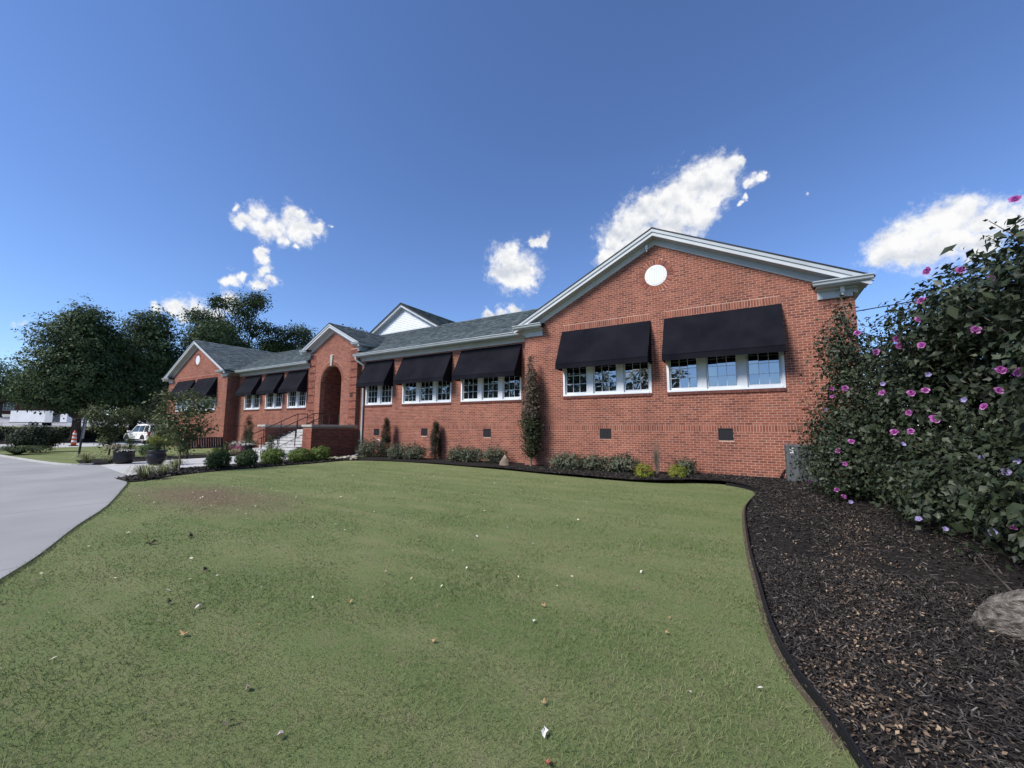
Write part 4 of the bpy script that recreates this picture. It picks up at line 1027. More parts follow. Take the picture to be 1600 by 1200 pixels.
tree((-27.6, 8.95, -.14), [(0, 0, 1.35, .62, .62, .6), (0, .4, 1.0, .5, .6, .5), (0, -.25, .9, .45, .4, .5)], 3000, .10, F_SMALL, .035, (0, 0, .5), 'low bushy green tree behind the golden potted conifer', sx=.8, name='young_tree', clump=7, jitter=.12, inner=.3, lumps=.25)

def shrub(name, loc, blobs, n, leaf, m, label, cat='shrub', group=None, stem=True, tmpl=DIAMOND, clump=6, inner=.55, jitter=.1, lumps=.15, up=.35, kind_tr=None, dense=True):
    x, y, z = loc; r = empty(name, loc, 0, label, cat, group)
    B = [(x + b[0], y + b[1], z + b[2], b[3], b[4], b[5]) for b in blobs]
    V, F, t, _ = ellipsoid_leaves(B, n, leaf, inner, tmpl, zmin=z + .01, clump=clump, jitter=jitter, lumps=lumps, up=up)
    link_mesh('foliage', np_mesh('foliage', V, F, t, m), r)
    if stem:
        mb = MB()
        for k in range(7):
            b = random.choice(blobs); c = Vector((x + b[0] + random.uniform(-.7, .7) * b[3], y + b[1] + random.uniform(-.7, .7) * b[4], z + b[2] + random.uniform(0, .7) * b[5]))
            mb.tube([(x + random.uniform(-.05, .05), y + random.uniform(-.05, .05), z - .05), Vector((x, y, z)).lerp(c, .5) + Vector((0, 0, .04)), c], [.014, .010, .004], 5)
        mb.build('stem', M_BARK, r)
    return r
def ds(w, h): return [(0, 0, h * .5, w * .5, w * .45, h * .52), (w * .22, .05, h * .42, w * .34, w * .3, h * .42), (-w * .22, -.04, h * .4, w * .34, w * .3, h * .42)]
GS = 'loose grey-green shrubs along the front wall'
for (x, y, w, h, lab) in ((-17.0, 13.95, 1.4, .92, 'rounded grey-green shrub at the foot of the white downspout'),
                          (-14.75, 13.75, 1.15, .72, 'grey-green shrub just right of the narrow juniper by the porch'),
                          (-13.7, 13.8, 1.1, .74, 'grey-green shrub left of the juniper standing below the gap between two awnings'),
                          (-11.25, 13.9, .95, .68, 'grey-green shrub right of the second juniper, left one of a touching pair'),
                          (-10.45, 13.9, .95, .66, 'grey-green shrub in the touching pair below the middle foundation vent'),
                          (-9.35, 14.0, 1.0, .72, 'dark grey-green shrub directly behind the upright boulder'),
                          (-5.75, 13.1, 1.15, .60, 'grey-green shrub right of the slender columnar tree'),
                          (-4.78, 13.15, .85, .55, 'small grey-green shrub below the foundation vent of the right gable'),
                          (-3.85, 13.15, 1.1, .60, 'grey-green shrub just left of the leftmost golden globe shrub'),
                          (-1.95, 13.35, .62, .50, 'small dark grey-green shrub behind the right golden globe shrub')):
    shrub('wall_shrub', (x, y, mulch_z(x, y) - .11), ds(w, h), int(1900 * w), .075, F_SHRUB, lab, group=GS, jitter=.1, lumps=.22, clump=5, inner=.4)
for (x, y, h, lab) in ((-16.15, 14.2, 1.95, 'narrow dark juniper column near the porch, left one of two'), (-12.95, 14.35, 1.75, 'narrow dark juniper column between two foundation vents, right one of two')):
    bl = [(0, 0, h * .32, .25, .25, h * .3), (0, 0, h * .6, .24, .24, h * .26), (.02, 0, h * .82, .13, .13, h * .17), (-.06, 0, h * .93, .05, .05, h * .1), (.07, 0, h * .9, .05, .05, h * .1)]
    shrub('columnar_juniper', (x, y, mulch_z(x, y) - .11), bl, 7000, .075, F_DARK, lab, 'juniper', 'narrow junipers along the front wall', tmpl=NARROW, up=1.4, jitter=.05, inner=.5)
# slender columnar tree in front of the corner
ct = (-7.35, 13.45, -.08)
r = empty('columnar_tree', ct, 0, 'slender columnar tree with a bronze top in front of the right gable corner', 'tree')
mb = MB(); trunk_mesh(mb, (ct[0], ct[1], ct[2] - .1), (ct[0], ct[1], ct[2] + 3.9), .04, .008, .02, 7, 8)
for k in range(26):
    z = random.uniform(.5, 3.3); a = random.uniform(0, 6.28); l = random.uniform(.18, .34)
    mb.tube([(ct[0], ct[1], ct[2] + z), (ct[0] + math.cos(a) * l, ct[1] + math.sin(a) * l, ct[2] + z + l * 1.4)], [.010, .003], 4)
mb.build('trunk', M_TWIG, r)
for nm, bl, n, m in (('crown', [(0, 0, .95, .40, .38, .55), (0, 0, 1.45, .42, .40, .5), (.03, 0, .55, .22, .22, .25), (0, 0, 1.8, .36, .36, .4)], 5200, F_COLG), ('crown_top', [(0, 0, 2.1, .39, .37, .5), (.0, 0, 2.7, .36, .33, .5), (0, 0, 3.2, .27, .25, .45), (-.05, 0, 3.75, .10, .10, .38), (.0, 0, 4.1, .045, .045, .22), (.1, .05, 3.5, .1, .1, .3)], 6000, F_COL)):
    V, F, t, _ = ellipsoid_leaves([(ct[0] + b[0], ct[1] + b[1], ct[2] + b[2], *b[3:]) for b in bl], n, .07, .3, DIAMOND, clump=5, jitter=.09, lumps=.25, up=.5)
    link_mesh(nm, np_mesh(nm, V, F, t, m), r)
# golden globes, withered shrub
for x, y, d, lab in ((-2.93, 12.32, .50, 'small golden-green globe shrub left of the withered shrub'), (-2.05, 12.62, .48, 'small golden-green globe shrub right of the withered shrub')):
    shrub('golden_globe_shrub', (x, y, -.11), [(0, 0, d * .47, d * .5, d * .5, d * .5)], 2300, .055, F_GOLD, lab, group='golden globe shrubs at the lawn edge', tmpl=NARROW, inner=.72, jitter=.05, lumps=.1, up=.8)
r = empty('withered_shrub', (-2.72, 13.2, -.06), 0, 'withered brown twiggy shrub between the two golden globe shrubs', 'shrub')
mb = MB(); tips = []
for k in range(34):
    a = random.uniform(0, 6.28); h = random.uniform(.5, 1.22); l = random.uniform(.03, .22) * (1.15 - h * .35)
    p = [Vector((-2.72, 13.2, -.1)), Vector((-2.72 + math.cos(a) * l * .5, 13.2 + math.sin(a) * l * .5, h * .5)), Vector((-2.72 + math.cos(a) * l, 13.2 + math.sin(a) * l, h - .06))]
    mb.tube(p, [.008, .006, .002], 4); tips += [p[1].lerp(p[2], random.random()) for _ in range(26)]
mb.build('stem', M_TWIG, r)
C = np.array([tuple(t) for t in tips]) + rng.normal(size=(len(tips), 3)) * .02
V, F, k = leaves(C, rng.normal(size=C.shape), rng.uniform(.02, .05, len(C)), NARROW); link_mesh('dry_leaves', np_mesh('dry_leaves', V, F, np.repeat(rng.random(len(C)), k), F_DEAD), r)

# rounded shrubs along the walk
for (x, y, w, h, m, lab) in ((-16.65, 7.0, .72, .66, F_BOX, 'dark green globe shrub by the walk, nearest the thin-trunked tree'),
                             (-16.65, 7.95, .66, .64, F_BOX, 'mid green flame-shaped globe shrub, second along the walk from the thin-trunked tree'),
                             (-16.7, 8.95, .84, .66, F_LIME, 'light green rounded shrub in front of the lower entrance steps'),
                             (-16.85, 10.15, .9, .60, F_LIME, 'light green rounded shrub in front of the right brick pier, left of its twin'),
                             (-16.85, 11.05, .88, .66, F_LIME, 'light green rounded shrub against the right cheek wall, next to the pale stones')):
    shrub('round_shrub', (x, y, -.11), [(0, 0, h * .46, w * .5, w * .5, h * .5), (.05, .1, h * .55, w * .36, w * .34, h * .42), (-.1, -.12, h * .42, w * .38, w * .36, h * .42)], 6500, .046, m, lab, group='rounded shrubs along the front walk', inner=.68, jitter=.06, lumps=.11, up=.6)
def clump(loc, rad, h, n, label, m=F_LIR, name='grass_clump', w=.016, group='striped grass clumps by the walk', cat='ornamental grass'):
    """arching blades from one base: two bent segments each"""
    a = rng.uniform(0, 2 * np.pi, n); l = rad * rng.uniform(.4, 1.05, n); hh = h * rng.uniform(.55, 1.05, n)
    dx, dy = np.cos(a), np.sin(a); px, py = -dy * w / 2, dx * w / 2
    P = []
    for f, g, ww in ((0.04, 0, 1), (.45, .92, 1), (.8, .95, .8), (1.1, .55, .15)):
        P.append(np.stack([loc[0] + dx * l * f - px * ww, loc[1] + dy * l * f - py * ww, loc[2] + hh * g], 1)); P.append(np.stack([loc[0] + dx * l * f + px * ww, loc[1] + dy * l * f + py * ww, loc[2] + hh * g], 1))
    V = np.stack(P, 1).reshape(-1, 3); b = (np.arange(n) * 8)[:, None]
    F = np.concatenate([b + np.array([[0, 1, 3, 2]]), b + np.array([[2, 3, 5, 4]]), b + np.array([[4, 5, 7, 6]])], 1).reshape(-1, 4)
    return link_mesh(name, np_mesh(name, V, F, np.repeat(rng.random(n), 3), m), label=label, cat=cat, group=group)
for x, y, rr, h, lab in ((-14.95, 4.45, .52, .40, 'striped grass clump at the pointed end of the mulch bed by the drive'),
                         (-15.75, 5.15, .40, .32, 'striped grass clump in front of the round-bellied black pot'),
                         (-17.1, 5.9, .42, .38, 'thin striped grass clump beside the thin-trunked young tree'),
                         (-22.55, 4.95, .62, .45, 'wide striped grass clump at the foot of the leaning sign post'),
                         (-22.35, 5.55, .40, .34, 'striped grass clump between the sign post and the low planter'),
                         (-22.6, 7.0, .42, .4, 'striped grass clump right of the low planter'),
                         (-22.7, 8.0, .36, .32, 'striped grass clump under the near end of the bench'),
                         (-22.75, 9.2, .36, .3, 'striped grass clump under the middle of the bench'),
                         (-22.8, 10.1, .34, .3, 'striped grass clump at the far end of the bench')):
    clump((x, y, -.1), rr, h, 130, lab)
clump((-35.0, 4.9, -.22), 1.5, .5, 420, 'tall soft grass at the far left edge of the lawn beside the big bush', foliage('tall_grass', (.04, .06, .025), (.07, .10, .04), (.12, .15, .07)), 'tall_grass', .03, None)
# big spreading bush on the far lawn
shrub('spreading_bush', (-37.7, 5.95, -.25), [(0, 0, .78, .9, .95, .72), (0, .5, .95, .7, .65, .58), (0, -.5, .9, .7, .65, .58), (0, .0, 1.15, .6, .65, .48)], 9500, .11, F_BUSH, 'wide dark spreading bush on the far lawn before the access lane', 'bush', inner=.5, jitter=.13, lumps=.22, up=.25, clump=8)
shrub('arborvitae', (-36.0, 11.1, -.23), [(0, 0, 1.2, .62, .62, 1.25), (0, 0, 2.5, .56, .56, 1.2), (0, 0, 3.5, .36, .36, .65)], 6500, .10, F_DARK, 'tall narrow dark evergreen beside the left end of the building', 'evergreen', tmpl=NARROW, up=1.0, jitter=.07, inner=.6)
shrub('low_hedge', (-59.9, 6.5, .0), [(0, q, .55, .8, 1.3, .75) for q in np.arange(-9, 12, 1.4)], 30000, .14, F_HEDGE, 'long dark clipped hedge on the bank behind the traffic cone', 'hedge', stem=False, inner=.55, jitter=.08, up=.4)
for x, y, w, h, m, lab in ((-26.2, 7.9, 1.0, .62, F_BOX, 'round green shrub right of the low wide planter'), (-24.6, 10.5, .95, .6, F_LIME, 'bright green mound between the bench and the left gable wall'),
                           (-25.6, 12.3, 1.1, .75, F_SHRUB, 'pale flowering shrub against the wall left of the steps'), (-23.9, 12.6, .8, .7, F_SHRUB, 'pale grey-green shrub by the foot of the left cheek wall')):
    shrub('round_shrub', (x, y, -.11), ds(w, h), 1900, .07, m, lab, inner=.5, jitter=.08)
shrub('pink_flower_bed', (-24.2, 10.95, -.11), [(0, 0, .2, .45, .5, .3)], 1100, .05, F_PINK, 'low mound of pink flowers beside the bench', 'flowers', inner=.6, jitter=.06, stem=False)
shrub('white_flowers', (-25.3, 11.6, .25), [(0, 0, .12, .4, .55, .22)], 500, .05, F_WFL, 'loose cluster of white flowers behind the pink mound', 'flowers', inner=.5, jitter=.08)
shrub('columnar_juniper', (-26.5, 12.6, -.11), [(0, 0, .7, .3, .3, .7), (0, 0, 1.3, .26, .26, .65), (0, 0, 1.9, .12, .12, .4)], 5000, .08, F_DARK, 'narrow dark juniper against the wall left of the steps', 'juniper', tmpl=NARROW, up=1.3, jitter=.05)

# pots with plants
def pot(name, loc, prof, label, plant=None):
    prof = [(r * .80, z) for r, z in prof]
    r = empty(name, loc, 0, label, 'planter', 'black pots by the front walk')
    b = MB(); b.lathe(prof, loc, 28); b.build('pot_body', M_POT, r, smooth=True)
    s = MB(); top = prof[-1]; s.lathe([(top[0] * .98, top[1] - .05), (top[0] * .5, top[1] - .03), (.02, top[1] - .02)], loc, 20); s.build('soil', M_SOIL, r)
    return r
BELLY = [(.22, 0), (.30, .06), (.37, .18), (.39, .30), (.35, .42), (.33, .46), (.38, .50), (.40, .54), (.38, .56), (.33, .55)]
LOWP = [(.30, 0), (.36, .04), (.40, .12), (.40, .30), (.38, .34), (.41, .37), (.41, .42), (.37, .42)]
pot('round_pot', (-19.75, 6.2, -.09), BELLY, 'round-bellied black pot on the edge of the walk holding a golden conifer')
pot('low_planter', (-21.6, 5.75, -.09), [(r * 1.02, z * 1.15) for r, z in LOWP], 'low wide black planter at the corner of the drive')
pot('flower_pot', (-24.3, 11.6, -.09), LOWP, 'wide black pot with a juniper by the left side of the steps')
pot('flower_pot', (-18.3, 9.6, -.06), [(r * .8, z * .9) for r, z in LOWP], 'small black pot with a cone-shaped conifer at the right foot of the steps')
shrub('potted_conifer', (-19.75, 6.2, .44), [(-.08, -.14, .16, .24, .24, .2), (.06, .16, .26, .24, .24, .22)], 1500, .055, F_BOX, 'green lower part of the tiered conifer in the round-bellied pot', 'conifer', tmpl=NARROW, jitter=.05, up=.6)
shrub('potted_conifer', (-19.75, 6.2, .72), [(.0, -.1, .14, .24, .24, .17), (.03, .2, .12, .2, .2, .15)], 1500, .055, F_GOLD, 'golden upper mounds of the tiered conifer in the round-bellied pot', 'conifer', tmpl=NARROW, jitter=.05, up=.6)
shrub('potted_conifer', (-21.6, 5.9, .38), [(0, 0, .25, .22, .22, .3), (0, 0, .5, .12, .12, .28)], 1300, .06, F_BOX, 'cone-shaped conifer growing in the low wide planter', 'conifer', tmpl=NARROW, jitter=.05, up=1)
clump((-21.65, 5.5, .36), .36, .34, 70, 'broad reddish-edged leaves spilling over the low wide planter', foliage('planter_leaves', (.10, .09, .05), (.25, .22, .15), (.42, .36, .28)), 'planter_plant', .05, None, 'plant')
clump((-21.55, 5.75, .36), .5, .12, 90, 'silvery trailing leaves round the rim of the low wide planter', F_WFL, 'trailing_plant', .04, None, 'plant')
shrub('potted_conifer', (-18.3, 9.65, .26), [(0, 0, .26, .2, .2, .28), (0, 0, .52, .14, .14, .28)], 1500, .055, F_BOX, 'cone-shaped conifer in the small pot at the foot of the steps', 'conifer', tmpl=NARROW, jitter=.05, up=1)
clump((-18.35, 9.4, .25), .3, .2, 60, 'pale flowers beside the cone-shaped conifer in the small pot', F_WFL, 'potted_flowers', .04, None, 'flowers')
shrub('potted_conifer', (-24.3, 11.65, .3), [(0, 0, .35, .16, .16, .4), (0, 0, .8, .12, .12, .45)], 1200, .06, F_BOX, 'upright conifer growing in the wide black pot by the steps', 'conifer', tmpl=NARROW, jitter=.05, up=1.2)
clump((-24.3, 11.6, .3), .5, .16, 90, 'white flowers spilling over the wide black pot', F_WFL, 'potted_flowers', .04, None, 'flowers')

# ---------------------------------------------------------------- the flowering hibiscus shrubs on the right
M_PET = mat('hibiscus_petal', (.60, .085, .40), .6, tint=[(0, (.17, .03, .15)), (.5, (.36, .08, .32)), (1, (.54, .22, .50))], translucent=.3, spec=.2)
M_PETO = mat('faded_petal', (.3, .25, .5), .7, tint=[(0, (.12, .10, .22)), (.5, (.26, .22, .42)), (1, (.42, .38, .58))], translucent=.2, spec=.2)
HIB = [((4.30, 6.75, -.1), [(0, 0, 1.9, 2.05, 1.75, 2.1), (-.35, .2, 3.0, 1.35, 1.3, 1.1), (-.7, -.1, .95, 1.5, 1.5, .95), (.3, -1.0, 1.5, 1.5, 1.0, 1.6), (-.75, .5, 3.75, .42, .45, .5), (-1.1, .55, 3.45, .4, .4, .5), (-.5, -.1, 3.9, .4, .4, .42), (-1.3, -.15, .6, 1.05, 1.1, .68), (-1.0, -.9, .9, 1.0, .7, .9), (-1.35, 1.15, 3.3, .7, .7, .65), (-.9, .6, 3.2, .9, .8, .8)], 30000, .086, 'tall large-leaved flowering hibiscus shrub at the right edge, nearest the log'),
       ((3.75, 9.1, -.1), [(0, 0, 1.75, 1.85, 1.6, 1.95), (-.5, .3, 2.6, 1.15, 1.1, 1.1), (-.8, .1, .8, 1.2, 1.3, .85), (-.9, -.2, 3.4, .5, .6, .55), (-.6, .6, 3.3, .4, .5, .45), (-1.15, -.5, .5, 1.0, 1.2, .6), (-1.2, .9, 1.6, .8, .8, 1.2), (-.75, 1.3, 2.7, .7, .7, .8), (-1.15, 1.1, 2.75, .75, .8, .75), (-1.1, .1, 3.1, .75, .75, .6)], 30000, .078, 'dark flowering hibiscus shrub in the middle of the row, with the most magenta blooms'),
       ((2.25, 11.2, -.05), [(0, 0, 1.35, 1.35, 1.1, 1.45), (-.05, .2, 2.3, .9, .8, .9), (-.45, -.1, .7, 1.05, 1.0, .75), (-.75, .0, 1.2, .55, .6, .7), (-.42, .1, 3.0, .45, .42, .6), (-.52, .15, 3.5, .24, .24, .55), (-.85, .3, 3.4, .09, .09, .4), (-.52, .15, 4.0, .10, .10, .38)], 24000, .062, 'finer-leaved hibiscus shrub with a thin pointed top before the building corner')]
leafm = None; hib_roots = []; leaf_pool = []
for (loc, bl, n, lf, lab) in HIB:
    r = empty('hibiscus_shrub', loc, 0, lab, 'flowering shrub', 'hibiscus shrubs beside the building corner'); hib_roots.append(r)
    B = [(loc[0] + b[0], loc[1] + b[1], loc[2] + b[2], *b[3:]) for b in bl]
    V, F, t, C = ellipsoid_leaves(B, n, lf, .62, LOBED, zmin=-.02, clump=7, jitter=.14, lumps=.22, up=.25)
    link_mesh('foliage', np_mesh('foliage', V, F, t, F_HIB), r)
    V, F, t, C2 = ellipsoid_leaves([(b[0], b[1], b[2], b[3] * .8, b[4] * .8, b[5] * .8) for b in B], 6500, lf * 1.6, .35, DIAMOND, zmin=.05, clump=1)
    link_mesh('inner_foliage', np_mesh('inner_foliage', V, F, t, F_HIB), r)
    mb = MB()
    for k in range(26):
        b = random.choice(B); a = random.uniform(0, 6.28)
        top = Vector((b[0] + math.cos(a) * b[3] * .8, b[1] + math.sin(a) * b[4] * .8, b[2] + random.uniform(.0, .8) * b[5])); bs = Vector((loc[0] + random.uniform(-.25, .25), loc[1] + random.uniform(-.25, .25), loc[2] - .05))
        mb.tube([bs, bs.lerp(top, .5) + Vector((0, 0, .25)), top], [.022, .014, .004], 5)
    mb.build('stem', M_TWIG, r)
    leaf_pool += [(r, Vector(c)) for c in C]
# long shoots standing out of the top
sh = MB(); SV = []; 
for (bx, by, bz, tx, ty, tz) in ((3.3, 7.5, 3.6, 3.05, 7.1, 4.32), (3.5, 7.3, 3.6, 3.3, 7.05, 4.2), (3.3, 7.6, 3.5, 2.75, 7.55, 4.15), (3.6, 7.0, 3.6, 3.55, 6.7, 4.35), (3.1, 8.8, 3.2, 2.75, 8.7, 3.95), (3.0, 9.2, 3.2, 2.5, 9.2, 3.8), (2.9, 9.5, 3.0, 2.35, 9.6, 3.65), (1.9, 11.3, 3.4, 1.75, 11.25, 4.35)):
    a, b = Vector((bx, by, bz)), Vector((tx, ty, tz)); sh.tube([a, a.lerp(b, .5), b], [.012, .008, .004], 5)
    for k in range(16): SV.append(tuple(a.lerp(b, .2 + .8 * k / 15) + Vector((random.uniform(-.09, .09), random.uniform(-.09, .09), random.uniform(-.02, .05)))))
sh.build('shoot', M_TWIG, hib_roots[0])
C = np.array(SV); V, F, k = leaves(C, rng.normal(size=C.shape) * .6 + np.array([0, 0, .8]), rng.uniform(.045, .075, len(C)), LOBED); link_mesh('shoot_leaves', np_mesh('shoot_leaves', V, F, np.repeat(rng.random(len(C)) * .6, k), F_HIB), hib_roots[0])
# the 300 leaves that show largest are leaves of their own
T, TF = LOBED_FINE
lm = np_mesh('leaf', T * 1.0, TF, np.full(len(TF), .62), F_HIB); lm2 = np_mesh('leaf', T * np.array([1, .8, 1.4]), TF, np.full(len(TF), .8), F_HIB); lm3 = np_mesh('leaf', T * np.array([1, 1.1, .6]), TF, np.full(len(TF), .4), F_HIB)
def near_key(rc):
    c = rc[1] - Vector((0, 0, 1.4)); return c.length if c.dot(_r) / max(.1, c.dot(_f)) < 1.3 else 99
leaf_pool = [q for q in leaf_pool if (q[1].xy - q[0].location.xy).dot(Vector((-1, -.6))) > .9]
leaf_pool.sort(key=near_key)
pick = leaf_pool[:1100]; random.shuffle(pick)
cnt = {}
for r, c in pick:
    if cnt.get(r.name, 0) >= 150: continue
    cnt[r.name] = cnt.get(r.name, 0) + 1
    o = bpy.data.objects.new('leaf', random.choice((lm, lm2, lm3))); COL.objects.link(o)
    out = (c - Vector((r.location.x, r.location.y, 1.2))).normalized()
    o.location = c + out * .05; s = random.uniform(.045, .085); o.scale = (s, s, s)
    o.rotation_euler = (out * .7 + Vector((random.uniform(-.4, .4), random.uniform(-.4, .4), .6))).to_track_quat('Z', 'X').to_euler(); o.parent = r; o.matrix_parent_inverse = Matrix.Translation(-r.location)
    if sum(cnt.values()) >= 300: break
def flower_mesh(m, open_, double):
    mb = MB()
    for ring, (rad, lift, n_) in enumerate(((1, .25, 5), (.62, .55, 5), (.38, .75, 4)) if double else ((1, .3, 5),)):
        for k in range(n_):
            a = 2 * math.pi * (k + ring * .5) / n_ + random.uniform(-.15, .15); l = rad * random.uniform(.85, 1.1); w = .42 * rad
            fn = lambda u, v, h, a=a: (math.cos(a) * u - math.sin(a) * v, math.sin(a) * u + math.cos(a) * v, h)
            h = lift * open_
            pts = [fn(.06, 0, 0), fn(l * .45, w, h * .55), fn(l * .85, w * 1.05, h * .8 + .05), fn(l, w * .35, h * .7), fn(l * .97, -w * .4, h * .82), fn(l * .8, -w, h * .75), fn(l * .45, -w, h * .5), fn(l * .5, 0, h * .38)]
            mb.add(pts, [(7, i, i + 1) for i in range(6)] + [(7, 6, 0)], min(1, max(0, random.gauss(.55, .2) - ring * .05)))
    mb.tube([(0, 0, .05), (0, 0, .4)], [.06, .03], 5, .95)
    return mb.mesh('flower', m)
FM = [flower_mesh(M_PET, random.uniform(.7, 1.3), True) for _ in range(4)]; FO = [flower_mesh(M_PETO, 2.4, False) for _ in range(2)]
FL = [(2.44, 7.33, 2.67), (2.46, 6.92, 2.1), (2.51, 6.68, 2.04), (2.35, 7.08, 1.68), (2.13, 8.12, 1.97), (2.05, 8.42, 1.96), (1.87, 9.18, 2.03), (2.13, 7.88, 1.55), (1.98, 8.33, 1.38), (1.88, 8.72, 1.36), (1.38, 10.45, .97), (1.42, 10.14, .73), (1.29, 10.32, .2), (1.35, 10.05, .12), (.97, 11.61, .21), (2.28, 6.58, .36), (2.27, 8.4, 3.38), (2.22, 8.43, 3.09), (2.06, 8.94, 2.9), (1.43, 11.0, 2.27), (1.57, 10.46, 2.24), (1.23, 11.33, 1.48), (2.06, 8.84, 2.77), (2.19, 8.3, 2.67), (2.48, 7.68, 3.57), (2.57, 7.17, 3.27), (2.35, 8.35, 3.82), (2.76, 6.94, 4.13), (1.91, 9.46, 2.79), (1.8, 10.19, 3.3), (2.0, 8.43, 1.66), (1.42, 10.97, 2.1), (2.42, 6.91, 1.86), (1.53, 10.0, 1.17)]
FS = [(2.29, 7.38, 1.78), (2.27, 7.04, 1.07), (2.39, 6.59, 1.07), (2.33, 6.72, .94), (1.91, 8.5, 1.17), (1.41, 9.76, .06), (2.01, 7.49, .12), (1.8, 7.6, .2), (2.1, 6.5, .3), (2.17, 8.1, 2.2), (1.89, 9.17, 2.18), (1.32, 11.2, 1.83)]
def put_flower(p, me, s, label=None):
    p = Vector(p); r = min(hib_roots, key=lambda q: (q.location.xy - p.xy).length + (0 if q is not hib_roots[2] else .15))
    back = (Vector((0, 0, 1.4)) - p).normalized()
    o = bpy.data.objects.new('flower', me); COL.objects.link(o); o.scale = (s, s, s)
    o.rotation_euler = (back + Vector((random.uniform(-1., .8), random.uniform(-.9, .5), random.uniform(.0, 1.1)))).to_track_quat('Z', 'Y').to_euler(); o.location = p + back * FLOWER_OUT
    o.parent = r; o.matrix_parent_inverse = Matrix.Translation(-r.location)
    if label: o['label'] = label
FLOWER_OUT = .09
for i, p in enumerate(FL): put_flower(p, FM[i % 4], random.uniform(.040, .064))
for i, p in enumerate(FS): put_flower(p, FO[i % 2], random.uniform(.03, .043), 'faded bluish flower')
# pale log at the right edge, a stick leaning on it
M_LOG = mat('weathered_wood', (.215, .19, .165), .95, (.045, .038, .033), 9, 1.0, 40, detail=9)
def long_grain(m, k):
    """stretch the material's noise along the log"""
    nt = m.node_tree; mp = nt.nodes.new('ShaderNodeMapping'); mp.inputs['Scale'].default_value = k
    tc = next(n for n in nt.nodes if n.type == 'TEX_COORD'); nt.links.new(tc.outputs['Object'], mp.inputs['Vector'])
    for n in nt.nodes:
        if n.type == 'TEX_NOISE': nt.links.new(mp.outputs[0], n.inputs['Vector'])
long_grain(M_LOG, (.45, 2.4, 2.4))
lg = empty('log', (1.6, 4.5, -.1), 0, 'weathered pale grey log lying on the mulch at the right edge', 'log')
ax = [((1.33, 4.68, -.10), .02), ((1.37, 4.66, -.09), .055), ((1.43, 4.62, -.05), .11), ((1.52, 4.56, .01), .165), ((1.64, 4.50, .06), .20), ((1.9, 4.42, .12), .225), ((2.5, 4.25, .42), .25)]
cen, rads = [], []
for (p, a), (q, b) in zip(ax[:-1], ax[1:]):
    for k in range(6): t = k / 6; cen.append(Vector(p).lerp(Vector(q), t)); rads.append(a + (b - a) * t)
nn_ = 72; furrow = [0.0] * nn_
for h in range(3, 30): a0, am = random.uniform(0, 6.28), random.uniform(0, 1) * .012; furrow = [f + am * math.sin(h * 2 * math.pi * k / nn_ + a0) for k, f in enumerate(furrow)]
mb = MB(); vs = []
for i, (c, rr) in enumerate(zip(cen, rads)):
    t = (cen[min(i + 1, len(cen) - 1)] - cen[max(i - 1, 0)]).normalized(); u = t.cross(Vector((0, 0, 1))).normalized(); w = u.cross(t)
    for k in range(nn_):
        an = 2 * math.pi * k / nn_; r2 = rr * (1 + 1.4 * furrow[(k + i // 4) % nn_] + .02 * math.sin(i * 1.3 + k * .7) * math.sin(k * 2.1 + i * .4)); vs.append(tuple(c + (u * math.cos(an) + w * math.sin(an)) * r2))
mb.add(vs, [(i * nn_ + k, i * nn_ + (k + 1) % nn_, (i + 1) * nn_ + (k + 1) % nn_, (i + 1) * nn_ + k) for i in range(len(cen) - 1) for k in range(nn_)])
mb.build('wood', M_LOG, lg)
st = MB(); st.tube([(1.60, 4.66, .16), (1.60, 4.95, .22), (1.62, 5.35, .3)], [.008, .007, .004], 6); st.build('fallen_branch', M_BARK, label='thin bare branch leaning from the log into the hibiscus', cat='branch')

